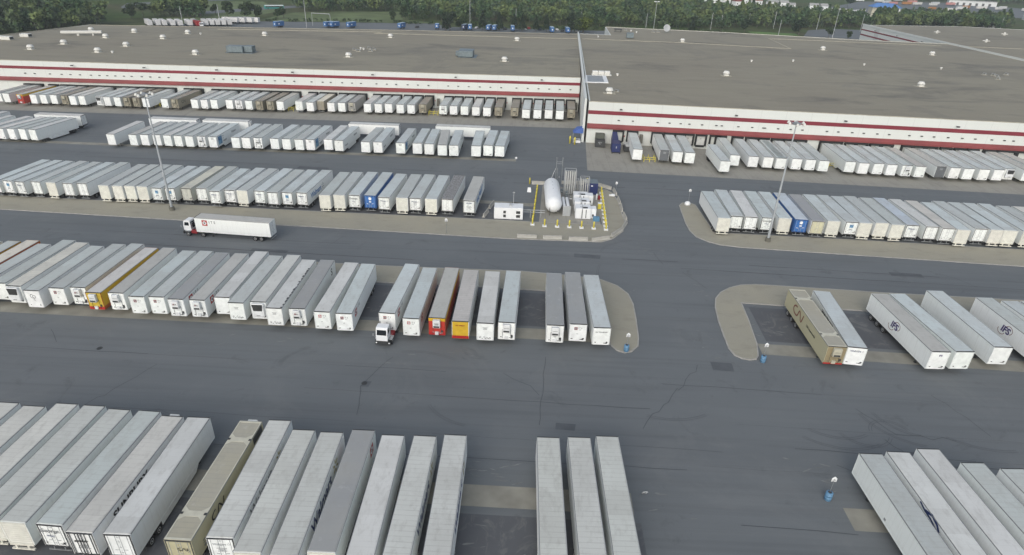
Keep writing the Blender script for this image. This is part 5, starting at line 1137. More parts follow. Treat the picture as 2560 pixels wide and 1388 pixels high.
def sign(x, y, h, label, blk=True):
    r_ = empty('bay_sign', (x, y, 0), 0, label, 'sign', 'small white bay signs'); mb = MB(); mb.tube((0, 0, 0), (0, 0, h), .03, 6); mb.build('post', M['grey'], r_); mb = MB(); mb.prism([(-.27, .02), (.27, .02), (.27, .05), (-.27, .05)], h-.45, h+.0); mb.add([(-.31, .02, h), (.31, .02, h), (0, .02, h+.28), (-.31, .05, h), (.31, .05, h), (0, .05, h+.28)], [(0, 1, 2), (3, 5, 4), (0, 3, 4, 1), (1, 4, 5, 2), (2, 5, 3, 0)]); mb.build('panel', M['brightwhite'], r_)
    mb = MB(); stroke(mb, [(-.14, -.4), (.14, -.4), (.14, -.15), (-.14, -.15), (-.14, -.4)], .05); mb.build('marking', M['greytxt'], r_, loc=(0, .01, h))
    return r_
BR = MB(); BR.lathe([(.33, 0), (.37, .04), (.37, .32), (.39, .34), (.39, .38), (.37, .4), (.37, .68), (.39, .7), (.39, .74), (.37, .76), (.37, 1.05), (.33, 1.1)], 18); BR = smoothm(BR.fix(BR.mesh('barrel', mat('blue_plastic_drum', (.12, .26, .42), .5, noise=.15)))); HO = MB(); HO.lathe([(.2, 1.11), (.2, 1.12)], 12); HO = HO.fix(HO.mesh('bung', M['dark']))
for x, y, l1, l2 in ((16.0, 76.6, 'blue barrel on the rounded gravel tip, left of the crossing lane', 'white bay sign above the barrel on left gravel tip'), (35.9, 75.6, 'blue barrel at the right gravel island tip', 'white bay sign by the right gravel island barrel'), (34.7, 49.8, 'blue barrel near bottom right, on bare asphalt', 'white house-shaped bay sign near bottom right')):
    r_ = empty('plastic_barrel', (x, y, .13 if y > 76 and x < 20 else 0), 0, l1, 'barrel', 'blue barrels holding the bay signs'); inst('drum', BR, r_); inst('bung', HO, r_); sign(x+.05, y+.1, 3.0, l2)
sign(13.9, 48.9, 1.6, 'small tilted white bay sign beside the rightmost of three bottom trailers').rotation_euler = (.5, .2, .2)
sign(-15.9, 116.2, 3.3, 'thin white-topped post on the gravel strip, left of compound'); sign(38.7, 139.2, 3.7, 'white bay sign over the white mound at island tip'); sign(-3.0, 167.2, 1.2, 'small white bay sign at end of loose trailer row'); sign(22.6, 147.6, 1.9, 'small white sign behind the compound corner barriers')
mb = MB(); mb.lathe([(.75, 0), (.7, .4), (.45, .75), (.1, .85)], 12, (38.5, 138.9, .13)); tag(mb.build('concrete_mound', M['brightwhite'], smooth=True), 'white domed concrete block at the right island tip', 'concrete block')
mb = MB(); mb.add([(-.5, -.4, 0), (.5, -.4, 0), (.35, 0, 1.1), (-.35, 0, 1.1), (-.5, .4, 0), (.5, .4, 0)], [(0, 1, 2, 3), (4, 3, 2, 5)]); tag(mb.build('folding_sign', M['brightwhite'], loc=(.9, 143.6, 0)), 'small white folding sign left of compound bollards', 'sign')
mb = MB(); mb.bbox(-.5, .5, -.35, .35, .1, .6, .15); mb.bbox(-.9, .1, -.2, .5, .1, .45, .12); tag(mb.build('sandbag_pile', M['brightwhite'], loc=(21.2, 142.4, .1)), 'little white bag pile at compound right rear', 'sandbags')
# ------------------------------------------------------------------ yard tractors
random.seed(11)
VW = {}
def smallwheel(r_, x, y, rad=.5):
    wname = 'vw%.2f' % rad
    if wname not in VW:
        mb = MB(); mb.lathe([(rad*.6, -.14), (rad*.92, -.14), (rad, -.09), (rad, .09), (rad*.92, .14), (rad*.6, .14)], 16, (0, 0, 0), 'X'); a = smoothm(mb.fix(mb.mesh('wheel', M['tyre'])))
        mb = MB(); mb.lathe([(rad*.6, 0), (rad*.6, .03), (rad*.3, -.02), (rad*.12, .05), (.02, .06)], 12, (0, 0, 0), 'X'); VW[wname] = (a, mb.fix(mb.mesh('rim', M['rim'])))
    a, b = VW[wname]; w_ = inst('wheel', a, r_, loc=(x, y, rad)); q = inst('rim', b, w_, loc=(.12 if x > 0 else -.12, 0, 0)); q.scale = (1 if x > 0 else -1, 1, 1)
def tractor(x, y, h, label):
    r_ = empty('yard_tractor', (x, y, 0), -R(h), label, 'yard truck', 'white yard tractors')
    cx = -.12
    mb = MB(); X0, X1 = cx-.85, cx+.85
    P = [(-2.95, 1.05), (-2.95, 1.95), (-2.75, 2.95), (-2.55, 3.12), (-1.45, 3.12), (-1.4, 1.05)]
    n = len(P); mb.add([(X0, a, b) for a, b in P]+[(X1, a, b) for a, b in P], [tuple(range(n)), tuple(range(2*n-1, n-1, -1))]+[(i, n+i, n+(i+1) % n, (i+1) % n) for i in range(n)]); mb.build('cab', M['brightwhite'], r_)
    mb = MB(); mb.add([(X0+.12, -2.965, 2.02), (X1-.12, -2.965, 2.02), (X1-.16, -2.80, 2.82), (X0+.16, -2.80, 2.82)], [(0, 1, 2, 3)]); mb.build('windscreen', M['glass'], r_)
    for s, X in ((-1, X0), (1, X1)): mb = MB(); mb.add([(X+s*.012, -2.72, 2.05), (X+s*.012, -1.75, 2.05), (X+s*.012, -1.75, 2.75), (X+s*.012, -2.55, 2.75)], [(0, 1, 2, 3)]); mb.build('side_window', M['glass'], r_)
    mb = MB(); mb.box(X0+.1, X1-.1, -1.415, -1.398, 1.4, 2.8); mb.build('rear_window', M['glass'], r_)
    mb = MB(); mb.box(-.5, .5, -2.9, 2.0, .55, .85); mb.box(-1.15, 1.15, -3.0, -2.8, .45, .95); mb.bbox(-1.2, -.5, -2.9, -1.2, .6, 1.05, .1); mb.box(-.9, .9, .4, 1.9, .95, 1.1); mb.build('chassis', M['dark'], r_)
    mb = MB(); mb.bbox(.45, 1.15, -1.3, -.1, .6, 1.25, .08); mb.bbox(-1.15, -.2, -1.1, .1, .85, 1.7, .08); mb.build('fuel_tank', M['darkred'], r_)
    mb = MB(); mb.tube((-.75, -1.2, 1.0), (-.75, -1.2, 3.3), .09, 8); mb.tube((.7, -1.15, 1.0), (.7, -1.15, 3.0), .05, 6); mb.tube((-.75, -1.2, 2.6), (.7, -1.2, 2.6), .04, 6); mb.build('exhaust_stack', M['grey'], r_)
    for s in (-1, 1):
        mb = MB(); mb.lathe([(.02, 0), (.11, .02), (.11, .06)], 10, (s*.95, -3.05, .75), 'Y'); mb.build('headlight', M['brightwhite'], r_)
        mb = MB(); mb.tube((s*1.0, -2.8, 1.3), (s*1.35, -3.0, 2.1), .025, 5); mb.box(s*1.35-.12, s*1.35+.12, -3.03, -2.97, 1.9, 2.3); mb.build('mirror', M['grey'], r_)
        smallwheel(r_, s*1.05, -1.9); smallwheel(r_, s*1.05, 1.15)
        mb = MB(); mb.box(s*1.05-.22, s*1.05+.22, -2.5, -1.35, 1.06, 1.12); mb.build('fender', M['paletxt'], r_)
    return r_
trailer(-64.4, 111.1, 94.1, .95, .94, 'n', 'warm', 'its side', 'white trailer with red ITS badge being pulled along the lane', 'moving trailer', 2)
tractor(-64.4, 111.1, 94.1, 'white yard tractor pulling a white trailer leftwards along the lane')
tractor(-19.78, 77.9, 3.1, 'white yard tractor facing the camera, coupled under a parked white trailer')
r_ = empty('trailer_dolly', (46.2, 55.0, 0), R(-90), 'low dark wheeled dolly peeking out behind bottom right white trailer', 'trailer dolly')
mb = MB(); mb.box(-.3, .3, -.9, 1.6, .7, .95); mb.lathe([(.7, .95), (.7, 1.05)], 14); mb.build('frame', M['paletxt'], r_)
for s in (-1, 1): smallwheel(r_, s*.95, 0)
# ------------------------------------------------------------------ far yard: blue containers, white trailers, cars
def simple_trailer(x, y, h, L, col, roofc, label, group, cat='trailer', name='semi_trailer', H=4.0, mark=None, z=0.0):
    r_ = empty(name, (x, y, z), -R(h), label, cat, group)
    mb = MB(); mb.bbox(-1.3, 1.3, -L/2, L/2, 1.1, H-.02, .05); mb.build('body', M['paint'], r_, color=col)
    mb = MB(); mb.box(-1.22, 1.22, -L/2+.08, L/2-.08, H-.019, H+.02); mb.build('roof', M['paint'], r_, color=roofc)
    mb = MB(); mb.box(-.6, .6, -L/2+1, L/2-.3, .85, 1.1); [mb.lathe([(.48, 0), (.48, .3)], 10, (s, L/2-a, .48), 'X') for s in (-1.2, .9) for a in (1.8, 3.1)]; [mb.box(s*.6-.08, s*.6+.08, -L/2+2.4, -L/2+2.6, 0, 1.1) for s in (-1, 1)]; mb.build('running_gear', M['dark'], r_)
    if mark: mb = MB(); mb.box(-.35, .35, -L/2-.03, -L/2, 2.0, 2.9); mb.build('marking', M['brightwhite'], r_); mb = MB(); mb.box(1.3, 1.33, -L/2+2.2, -L/2+3.4, 2.1, 2.8); mb.build('marking', M['brightwhite'], r_)
    return r_
BLU = [(-172.6,443.1,25),(-141.4,452.6,25),(-137.2,453.1,25),(-126.2,455.2,25),(-92.3,461.6,16),(-67.7,466.2,4),(-48.4,467.8,10),(-44.6,468.3,-2),(-31.2,470.1,10),(-27.0,470.3,8),(-14.4,471.3,-4),(13.7,471.6,-6),(24.9,472.2,-6)]
for i, (x, y, h) in enumerate(BLU):
    simple_trailer(x, y+3, h, 7.5 if i not in (5,) else 4, (.05, .145, .35) if i not in (6,) else (.03, .05, .12), (.42, .55, .66), 'blue container trailer with pale roof, %s from left along the far edge of left warehouse' % ORD(i+1), 'blue trailers behind the left warehouse', mark=True)
WH = [(-252,428,20),(-247.6,430,20),(-244,431,20),(-239,432,20),(-234.5,433,20),(-229,435,20),(-226,438,20),(-220.5,440,16),(-217.5,442,16),(-214.2,443.4,16),(-210.9,445,16),(-207.5,446.5,16),(-211,458.5,60),(-206.5,460,60),(-202,461.5,60),(-198.5,463.5,60)]
random.seed(5)
for i, (x, y, h) in enumerate(WH):
    c = random.uniform(.62, .74); simple_trailer(x, y, -h-20, 12, (c, c, c*.99), (c*.98, c*.96, c*.93), 'small distant white trailer, %s from left in the group past the left warehouse corner' % ORD(i+1), 'distant white trailers past the warehouse corner')
r_ = empty('truck', (-218.5, 431.5, 0), R(20), 'distant white lorry cab in front of the white trailer group', 'truck'); mb = MB(); mb.bbox(-1.2, 1.2, -1.2, 1.2, .9, 3.0, .2); mb.build('cab', M['brightwhite'], r_); mb = MB(); mb.box(-1, 1, -1.23, -1.19, 1.8, 2.6); mb.build('windscreen', M['glass'], r_); [smallwheel(r_, s*1.1, .2) for s in (-1, 1)]
r_ = simple_trailer(-222.5, 433.5, -40, 9, (.35, .03, .03), (.4, .1, .1), 'distant red trailer wedged among the white group', 'distant red trailer')
def car(x, y, h, col, label):
    r_ = empty('parked_car', (x, y, 0), R(h), label, 'car', 'cars in the lot behind the left warehouse')
    mb = MB(); P = [(-2.2, .35), (-2.2, .8), (-1.1, .95), (-.6, 1.45), (1.0, 1.45), (1.7, .95), (2.2, .9), (2.2, .35)]; n = len(P)
    mb.add([(-.88, a, b) for a, b in P]+[(.88, a, b) for a, b in P], [tuple(range(n)), tuple(range(2*n-1, n-1, -1))]+[(i, n+i, n+(i+1) % n, (i+1) % n) for i in range(n)]); mb.build('body', M['paint'], r_, color=col)
    mb = MB(); mb.add([(-.78, -1.06, .98), (.78, -1.06, .98), (.7, -.64, 1.42), (-.7, -.64, 1.42)], [(0, 1, 2, 3)]); [mb.box(s*.885-.006, s*.885+.006, -.55, 1.0, 1.0, 1.38) for s in (-1, 1)]; mb.build('window', M['glass'], r_)
    for s in (-1, 1): smallwheel(r_, s*.82, -1.35, .33); smallwheel(r_, s*.82, 1.35, .33)
CC = [((.7,.7,.7),'white'),((.03,.03,.035),'black'),((.3,.31,.32),'grey'),((.7,.7,.7),'white'),((.3,.02,.02),'dark red'),((.03,.04,.08),'dark blue'),((.7,.7,.7),'white'),((.04,.04,.04),'black'),((.5,.5,.5),'silver'),((.05,.05,.05),'dark'),((.12,.12,.13),'charcoal')]
for i, (x, y) in enumerate([(-40.7,482.2),(-20.0,482.8),(-22.1,491.0),(-5.7,486.1),(-2.9,492.8),(5.5,487.2),(18.0,490.3),(21.7,484.4),(31.9,486.6),(-83.0,473.8),(-62.1,474.6)]): car(x, y, random.uniform(-20, 20), CC[i][0], '%s car far off between the dark cone trees, %s listed along the lot' % (CC[i][1], ORD(i+1)) if 0 else 'distant %s car in the tree-dotted lot behind the blue containers, %s' % (CC[i][1], ['at its left end','left of centre','back row left','middle','back row middle','right of middle','back row right','near the right end','at its right end','alone on open asphalt','beside the small blue container'][i]))
bs = empty('bus', (-223, 571, 0), R(-60), 'teal and white bus on the distant road at upper left', 'bus')
mb = MB(); mb.bbox(-1.25, 1.25, -8, 8, .4, 3.1, .15); mb.build('body', mat('teal_bus_paint', (.05, .30, .28), .5), bs); mb = MB(); mb.box(-1.15, 1.15, -7.8, 7.8, 3.09, 3.25); mb.box(-1.27, 1.27, -7.6, 7.6, 2.5, 2.95); mb.build('roof', M['brightwhite'], bs); mb = MB(); mb.box(-1.275, 1.275, -7.2, 7.2, 1.5, 2.4); mb.build('window_row', M['glass'], bs); [smallwheel(bs, s*1.15, y, .5) for s in (-1, 1) for y in (-5, 5)]
# ------------------------------------------------------------------ lamps and utility poles far away
for x, y, h, l in ((-293.2, 381.5, 9.2, 'curved-arm street lamp leftmost among the trees'), (-281.7, 420.3, 9.3, 'curved-arm street lamp behind the left warehouse corner')):
    r_ = empty('street_lamp', (x, y, 0), 0, l, 'street lamp', 'street lamps by the left trees'); mb = MB(); mb.tube((0, 0, 0), (0, 0, h), .14, 8, .09); pts = [(0, h), (.5, h+.6), (1.2, h+.9), (2.2, h+.95)]; [mb.tube((a[0], 0, a[1]), (b[0], 0, b[1]), .08, 6) for a, b in zip(pts, pts[1:])]; mb.build('pole', M['grey'], r_); mb = MB(); mb.bbox(2.0, 3.2, -.3, .3, h+.8, h+1.1, .08); mb.build('lamp', M['brightwhite'], r_)
UP = [(-243.2,454.1,10.2),(-214.2,448.7,12.8),(-155.4,451.4,18.4),(-47.0,496.0,21.7),(-13.1,507.6,12.4),(38.7,537.1,10.1),(88.0,519.6,11.5),(142.9,537.7,12.5),(158.8,566.5,9.1),(186.4,582.3,9.9),(201.6,562.9,13.6),(185.4,504.2,11.8),(240.4,569.8,12.8),(222.4,496.3,20.5),(379.3,612.4,11.4),(419.6,610.0,12.3),(274.1,563.4,13.6)]
UL = ['thin pole left of the distant white trailers','thin pole right of the distant white trailers','tall pale pole behind the blue containers, with gate boom','tallest thin pole beside the dark blue container','thin pole amid the cone trees','pole behind the yellow-green tree','pole left of the double-headed mast','pole right of the double-headed mast, first','pole among the trees, right of centre','crossarm pole in the middle of the right tree belt','slim pole at the bright green lawn, far side','pale pole in front of the bright green lawn','slim pole with a small lamp right of the lawn','tall leaning pole left of the red-striped wing','pole behind the wing roof, left of the two','pole behind the wing roof, right of the two','dark pole just left of the wing corner']
for i, ((x, y, h), l) in enumerate(zip(UP, UL)):
    r_ = empty('utility_pole', (x, y, 0), 0, l, 'pole', 'thin poles beyond the warehouses'); mb = MB(); mb.tube((0, 0, 0), (0, 0, h), .22, 7, .15); mb.build('pole', M['paletxt'], r_)
    if i in (7, 8, 9, 10): mb = MB(); mb.box(-1.2, 1.2, -.08, .08, h-1.2, h-1.0); mb.box(-.9, .9, -.08, .08, h-2.2, h-2.05); mb.build('crossarm', M['footing'], r_)
r_ = empty('double_lamp_mast', (95.6, 527.6, 0), 0, 'tall mast with two bright lamp heads behind the right warehouse', 'light pole'); mb = MB(); mb.tube((0, 0, 0), (0, 0, 19.7), .22, 8, .14); mb.build('pole', M['paletxt'], r_)
for s in (-1, 1): mb = MB(); mb.bbox(s*1.2-.9, s*1.2+.9, -.5, .5, 19.3, 19.9, .15); mb.build('lamp', M['brightwhite'], r_)
r_ = empty('barrier_gate', (-150, 462, 0), R(-12), 'pale gate frame at the lot entrance behind the blue containers', 'gate'); mb = MB(); [mb.tube((x, 0, 0), (x, 0, 8.3), .12, 6) for x in (-5, 9)]; mb.tube((-5, 0, 8.3), (9, 0, 8.3), .2, 6); mb.build('frame', M['paletxt'], r_)
# ------------------------------------------------------------------ far town at upper right
HOU = [(218.1,857.3),(231.7,857.3),(237.5,847.1),(247.0,826.7),(266.2,867.3),(278.1,853.6),(291.9,835.3),(305.1,835.2),(298.4,792.4),(327.6,799.6),(338.5,798.9)]
M['redroof'] = mat('dull_red_roofing', (.22, .05, .045), .8, noise=.2); M['greyroof'] = mat('pale_grey_roofing', (.40, .40, .39), .8, noise=.2)
for i, (x, y) in enumerate(HOU):
    red = i in (3, 5, 2); r_ = empty('house', (x, y, 0), R(random.uniform(-15, 15)), 'tiny distant %s house, %s from left above the tree belt' % ('red-roofed' if red else 'white', ORD(i+1)), 'house', 'distant houses above the tree belt')
    W_ = random.uniform(4, 6.5); D_ = 4.5; mb = MB(); mb.box(-W_, W_, -D_, D_, 0, 5.0); mb.build('wall', M['brightwhite'], r_); mb = MB(); mb.add([(-W_-.4, -D_-.4, 5), (W_+.4, -D_-.4, 5), (W_+.4, D_+.4, 5), (-W_-.4, D_+.4, 5), (-W_-.4, 0, 7.4), (W_+.4, 0, 7.4)], [(0, 1, 5, 4), (2, 3, 4, 5), (0, 4, 3), (1, 2, 5), (3, 2, 1, 0)]); mb.build('roof', M['redroof'] if red else M['greyroof'], r_)
    mb = MB(); [mb.box(a-.6, a+.6, -D_-.05, -D_, 1.5, 3) for a in (-W_*.5, W_*.5)]; mb.build('window', M['glass'], r_)
TR = [(503,1003),(503,981),(500,956),(523,965),(538,965),(556,958),(575,987),(598,989),(582,926),(601,924),(622,921),(554,1049),(554,1009),(505,870),(525,863),(341,779),(352,776),(350,753),(369,770),(360,762),(474,1003),(640,940),(655,915),(560,900)]
for i, (x, y) in enumerate(TR):
    col = [(.68, .68, .66), (.45, .20, .06), (.62, .64, .66), (.70, .69, .66), (.60, .28, .26)][(i*7) % 5] if i < 15 else (.70, .71, .70)
    wd = {(.45, .20, .06): 'orange', (.60, .28, .26): 'reddish'}.get(col, 'pale')
    simple_trailer(x, y, 68+random.uniform(-12, 12), 15, col, tuple(min(1, q*1.05) for q in col), 'tiny %s lorry trailer, %s in the distant truck stop at upper right' % (wd, ORD(i+1)), 'lorries at the distant truck stop', cat='truck')
fb = empty('fuel_station', (376, 735, 0), R(-10), 'cream building with a bright blue roof in the distance', 'building')
mb = MB(); mb.box(-13, 11, -6, 8, 0, 9.5); mb.build('wall', mat('cream_render', (.55, .52, .42), .8), fb); mb = MB(); mb.add([(-14, -8, 9.5), (16, -8, 9.5), (16, 10, 9.5), (-14, 10, 9.5), (-8, 1, 13.5), (9, 1, 13.5)], [(0, 1, 5, 4), (1, 2, 5), (2, 3, 4, 5), (3, 0, 4), (3, 2, 1, 0)]); mb.build('roof', mat('bright_blue_roofing', (.10, .24, .55), .6), fb)
mb = MB(); [mb.box(x, x+2, -6.05, -6, 1, 3.5) for x in (-10, -5, 0, 5)]; mb.build('window', M['glass'], fb); mb = MB(); mb.box(13, 14.2, -7, -6, 0, 9.5); mb.build('column', M['brightwhite'], fb)
for x, y, W_, D_, H_, l in ((640, 1010, 60, 16, 6, 'long low pale building on the distant ridge, left'), (760, 960, 70, 20, 6, 'long low grey building at far upper right'), (560, 760, 26, 14, 6, 'low flat pale shed right of the blue-roofed building'), (430, 640, 14, 8, 4, 'small grey shed behind the wing roof at far right')):
    r_ = empty('shed', (x, y, 0), R(-20), l, 'building', 'distant flat buildings'); mb = MB(); mb.box(-W_/2, W_/2, -D_/2, D_/2, 0, H_); mb.build('wall', M['white'], r_); mb = MB(); mb.box(-W_/2-.5, W_/2+.5, -D_/2-.5, D_/2+.5, H_, H_+.4); mb.build('roof', M['greyroof'], r_); mb = MB(); [mb.box(a, a+3, -D_/2-.05, -D_/2, .1, 3.5) for a in range(int(-W_/2+2), int(W_/2-3), 8)]; mb.build('door', M['dark'], r_)
# ------------------------------------------------------------------ trees
import numpy as np
rs = np.random.RandomState(4)
def f_leaf(t, tc, src, b):
    g = n_(t, 'ShaderNodeNewGeometry'); v = g.outputs['Random Per Island']
    src = mixc(t, rng(t, v, 0, 1, 0, .75), src, (.038, .070, .038))
    tn = noise(t, g.outputs['Position'], .045, 3, .5); src = mixc(t, rng(t, tn, .44, .60, 0, .9), src, (.17, .215, .08))
    t2 = noise(t, g.outputs['Position'], .11, 2, .4); return mixc(t, rng(t, t2, .52, .68, 0, .8), src, (.075, .105, .08))
def f_leafo(t, tc, src, b):
    g = n_(t, 'ShaderNodeNewGeometry'); v = g.outputs['Random Per Island']; return mixc(t, rng(t, v, 0, 1, 0, .7), src, (.02, .03, .012))
M['leaf'] = mat('woodland_leaves', (.075, .135, .062), .8, fn=f_leaf, spec=.15)
M['leafd'] = mat('dark_cone_foliage', (.042, .066, .042), .8, fn=f_leafo, spec=.15); M['leafy'] = mat('yellow_green_leaves', (.13, .17, .03), .8, fn=f_leafo, spec=.15); M['leafm'] = mat('mid_green_leaves', (.075, .115, .055), .8, fn=f_leafo, spec=.15)
M['bark'] = mat('grey_bark', (.09, .08, .06), .9)
def quads(P, S):
    """leaf-clump quads: centres P (n,3), sizes S (n)"""
    n = len(P); a = rs.normal(size=(n, 3)); a[:, 2] *= .6; a /= np.linalg.norm(a, axis=1)[:, None]; b = np.cross(a, rs.normal(size=(n, 3))); b /= np.linalg.norm(b, axis=1)[:, None]
    S = S[:, None]; q = np.stack([P-a*S-b*S*.7, P+a*S-b*S*.6, P+a*S*.8+b*S*.7, P-a*S*.7+b*S*.8], 1); return q.reshape(-1, 3)
def quadmesh(name, V, mt):
    n = len(V)//4; me = bpy.data.meshes.new(name); me.vertices.add(len(V)); me.vertices.foreach_set('co', V.astype('f').ravel()); me.loops.add(len(V)); me.loops.foreach_set('vertex_index', np.arange(len(V), dtype='i'))
    me.polygons.add(n); me.polygons.foreach_set('loop_start', np.arange(0, len(V), 4, dtype='i')); me.update(calc_edges=True); me.materials.append(mt); return me
def crown(n, w, h, base, cone=False, lobes=6, leaf=.45):
    if cone:
        k = rs.rand(n)**.75; ang = rs.rand(n)*6.283; r = w*(1-k)*(.55+.5*rs.rand(n)**.5)+.1; r *= 1+.18*np.sin(ang*3+k*9); P = np.stack([r*np.cos(ang), r*np.sin(ang), base+k*(h-base)], 1)
    else:
        C = np.stack([rs.uniform(-.5, .5, lobes)*w, rs.uniform(-.5, .5, lobes)*w, base+(h-base)*rs.uniform(.25, .8, lobes)], 1); C[0] = (0, 0, base+(h-base)*.6)
        j = rs.randint(0, lobes, n); d = rs.normal(size=(n, 3)); d /= np.linalg.norm(d, axis=1)[:, None]; rad = (.38+.22*rs.rand(lobes))[j]*w*(.6+.45*rs.rand(n))
        P = C[j]+d*rad[:, None]*np.array([1, 1, .8]); P[:, 2] = np.clip(P[:, 2], base*.7, h*1.05)
    return quads(P, leaf*(.6+.8*rs.rand(n)))
TRE = [(-60.8,463.1,12,1),(-57.8,461.7,14,0),(-51.8,474,9,0),(-49.5,476.8,10,0),(-35.8,473.9,13,1),(-24,476.7,12,1),(-13.3,479.6,11,1),(-7.5,476.5,11,1),(2.4,479.4,10,1),(10.0,479.5,11,1),(28.2,481.3,13,1),(33,478.8,12,0),(-84.1,511.4,9,0),(-106.3,506.4,8,0),(-101.8,523.3,11,0),(-191.8,495.7,9,0),(-190.8,505.4,8,0),(-204.2,485.1,12,0),(-227.8,491.2,14,0),(-207.3,478.2,13,0),(-244.1,507,8,0),(112.7,516.9,9,0),(130.7,528.1,8,0),(122.4,513.1,10,1),(163.8,517.5,11,0),(202.4,509.3,14,0),(235.6,580.3,8,0),(211.8,543.4,9,0),(223.8,506.1,8,0),(238.6,505.8,6,0),(250.8,509.4,6,0),(-282.9,461.4,12,0),(-278.6,468.8,11,0),(286.5,630.7,12,0),(385,840,24,0),(146.6,522.5,9,0),(170.8,541.2,8,0),(68,518.4,7,0),(97.6,528.3,6,0)]
TLAB = 'at the left end of the cone-tree line|tall, at the left end of the cone-tree line|behind the dark blue container|small, behind the dark blue container|left of the paired blue trailers|right of the paired blue trailers|beside the lone mid-lot blue trailer|right of the mid-lot blue trailer|in the middle of the car lot|right of the car lot middle|left of the yellow-green tree|hugging the yellow-green tree|small, at the edge of the long field|lone shrub in the long field|where the field meets the woods|left of the distant bus|just below the distant bus|right of the distant white trailers|largest beside the distant white trailers|between trailers and field|small, near the curved road|shrubby, behind the satellite dish|low, right of the satellite dish|dark and round by the roof edge|dark round crown left of the lawn|dark bushy crown right of the bright lawn|small, on the side road verge|small, behind the lawn|round bush at the leaning pole|small bush left of the striped wing|bush touching the striped wing|left one beside the curved road|right one beside the curved road|behind the striped wing corner|very tall and dark, in front of distant fields|pale and small at the lawn edge|small, far side of the lawn|low bush right of the roof notch|low bush by the double-headed mast'.split('|')
for i, ((x, y, h, cone), l) in enumerate(zip(TRE, TLAB)):
    r_ = empty('conifer' if cone else 'tree', (x, y, 0), 0, ('dark cone-shaped tree ' if cone else 'green leafy tree ')+l, 'tree', 'separate trees beyond the warehouses')
    w_ = h*(.26 if cone else .42); n = 700
    inst('crown', quadmesh('crown', crown(n, w_, h, h*(.12 if cone else .16), bool(cone), leaf=h*.042), M['leafd'] if cone or i in (1, 24, 25, 34) else M['leafm']), r_)
    mb = MB(); mb.tube((0, 0, 0), (0, 0, h*.6), .22, 7, .1); [mb.tube((0, 0, h*.3), (math.cos(a)*w_*.6, math.sin(a)*w_*.6, h*.55), .09, 5, .04) for a in (0, 2.1, 4.2)]; mb.build('trunk', M['bark'], r_)
r_ = empty('tree', (36.7, 480.9, 0), 0, 'bright yellow-green spreading tree at the far end of the firewall', 'tree', 'separate trees beyond the warehouses'); inst('crown', quadmesh('crown', crown(1300, 8.5, 9.5, 1.5, False, 9, leaf=.5), M['leafy']), r_); mb = MB(); mb.tube((0, 0, 0), (0, 0, 6), .3, 7, .12); mb.build('trunk', M['bark'], r_)
def inpoly(x, y, P):
    c = False; j = len(P)-1
    for i in range(len(P)):
        if (P[i][1] > y) != (P[j][1] > y) and x < (P[j][0]-P[i][0])*(y-P[i][1])/(P[j][1]-P[i][1])+P[i][0]: c = not c
        j = i
    return c
def wood(P, sp, hmin, hmax, label, per=110, leaf=.7):
    xs = [p[0] for p in P]; ys = [p[1] for p in P]; out = []; trunks = MB(); y = min(ys)
    while y < max(ys):
        x = min(xs)
        while x < max(xs):
            px, py = x+rs.uniform(-.45, .45)*sp, y+rs.uniform(-.45, .45)*sp
            if inpoly(px, py, P):
                h = rs.uniform(hmin, hmax); w_ = h*rs.uniform(.30, .46); V = crown(per, w_, h, h*.12, rs.rand() < .2, 5, leaf=leaf*h/12); V[:, 0] += px; V[:, 1] += py; out.append(V); trunks.tube((px, py, 0), (px, py, h*.5), .16, 4, .1)
            x += sp
        y += sp
    o = inst('woodland', quadmesh('woodland', np.concatenate(out), M['leaf'])); tag(o, label, 'woodland', kind='stuff'); t = trunks.build('trunks', M['bark'], o); t['kind'] = 'stuff'
F1 = [(-460,250),(-312,262),(-297,340),(-274,408),(-272,428),(-298,440),(-345,485),(-410,520),(-560,520),(-560,330)]
F2 = [(-274.4,473.4),(-239.4,480.8),(-256.8,515.3),(-287.3,506.2)]
F3 = [(-194.9,548.1),(-117.5,587.5),(-102.4,525),(-70.8,520.2),(-10,524.1),(35.6,520.3),(85.2,532.8),(149.7,540.3),(172.7,552.5),(227.1,576.4),(281.1,584.4),(332.1,676.8),(236.5,697.2),(158.3,721.7),(51.2,747.0),(-57.7,640),(-80,590),(-113.7,615),(-194.6,672.3),(-218.1,611.3)]
F4 = [(291,592.7),(420.9,610.4),(475,680),(440,690),(380,665),(330,660)]
F5 = [(-560,560),(-328.1,635.9),(-240,720),(-100,760),(52.7,790.8),(200,860),(200,980),(52,1000),(-205.9,900),(-620,700)]
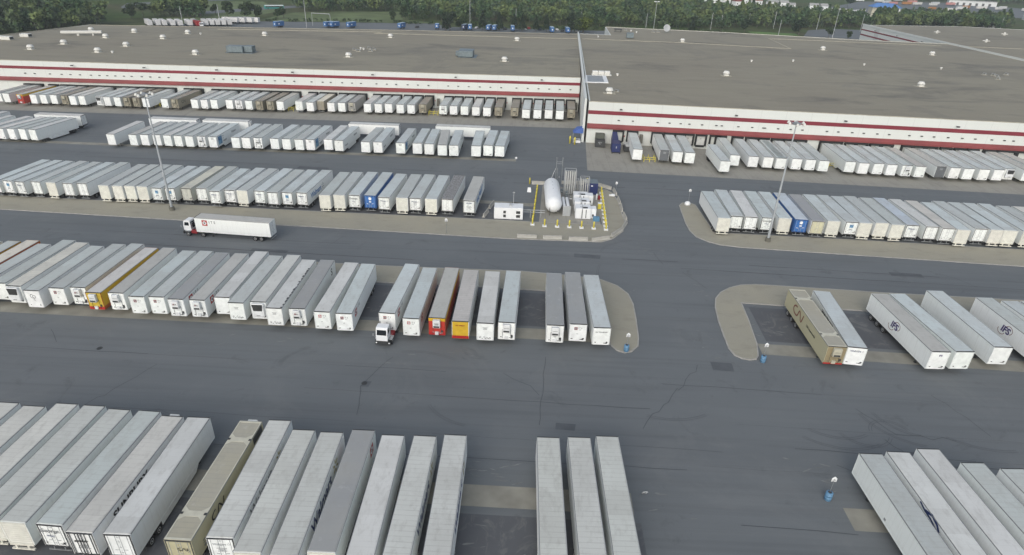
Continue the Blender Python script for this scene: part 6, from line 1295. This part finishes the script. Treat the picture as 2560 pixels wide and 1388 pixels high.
F6 = [(480,1040),(900,1100),(1100,1250),(500,1250),(300,1100),(330,1010)]
wood(F1, 6.4, 7, 17, 'dense mixed wood filling the upper left, beside the warehouse end', 150); wood(F2, 5.5, 10, 15, 'dark clump of trees behind the distant white trailers', 160)
wood(F3, 7.4, 5.5, 15.5, 'broad belt of green woodland behind both warehouses', 115, .72); wood(F4, 6.5, 10, 17, 'tree screen behind the red-striped wing roof', 150); wood(F5, 11, 10, 17, 'far wooded strip along the top of the photo', 60, 1.1); wood(F6, 14, 10, 18, 'far dark wood at the upper right corner', 60, 1.3)
random.seed(9)
for i, (x, y) in enumerate([(-150,500),(-120,497),(-60,503),(-30,506),(10,507),(60,524),(105,522),(140,528),(150,524),(180,530),(190,536),(260,540),(300,600),(350,610)]): pass
# one long hedge row of scrub at the foot of the tree belt
sc_pts = [(-195,478),(-120,500),(-60,497),(35,503),(90,511),(150,520)]
V = []
for (x0, y0), (x1, y1) in zip(sc_pts, sc_pts[1:]):
    L = math.hypot(x1-x0, y1-y0)
    for i in range(int(L/2.2)):
        k = rs.rand(); c = crown(26, 1.8, rs.uniform(1.2, 2.8), .1, False, 3, leaf=.35); c[:, 0] += x0+(x1-x0)*k; c[:, 1] += y0+(y1-y0)*k+rs.uniform(-3, 5); V.append(c)
tag(inst('scrub', quadmesh('scrub', np.concatenate(V), M['leafm'])), 'low brownish scrub along the foot of the tree belt', 'scrub', kind='stuff')

# ------------------------------------------------------------------ thin summer haze
mb = MB(); mb.box(-1500, 1800, -300, 1900, -1.5, 58); hz = mb.build('haze', M['white']); hm = bpy.data.materials.new('thin_haze'); hm.use_nodes = True; nt = hm.node_tree; nt.nodes.clear()
pv = nt.nodes.new('ShaderNodeVolumePrincipled'); pv.inputs['Color'].default_value = (.86, .93, .97, 1); pv.inputs['Density'].default_value = .00022; pv.inputs['Anisotropy'].default_value = .2
ou = nt.nodes.new('ShaderNodeOutputMaterial'); nt.links.new(pv.outputs[0], ou.inputs['Volume']); hz.data.materials.clear(); hz.data.materials.append(hm); tag(hz, kind='stuff')
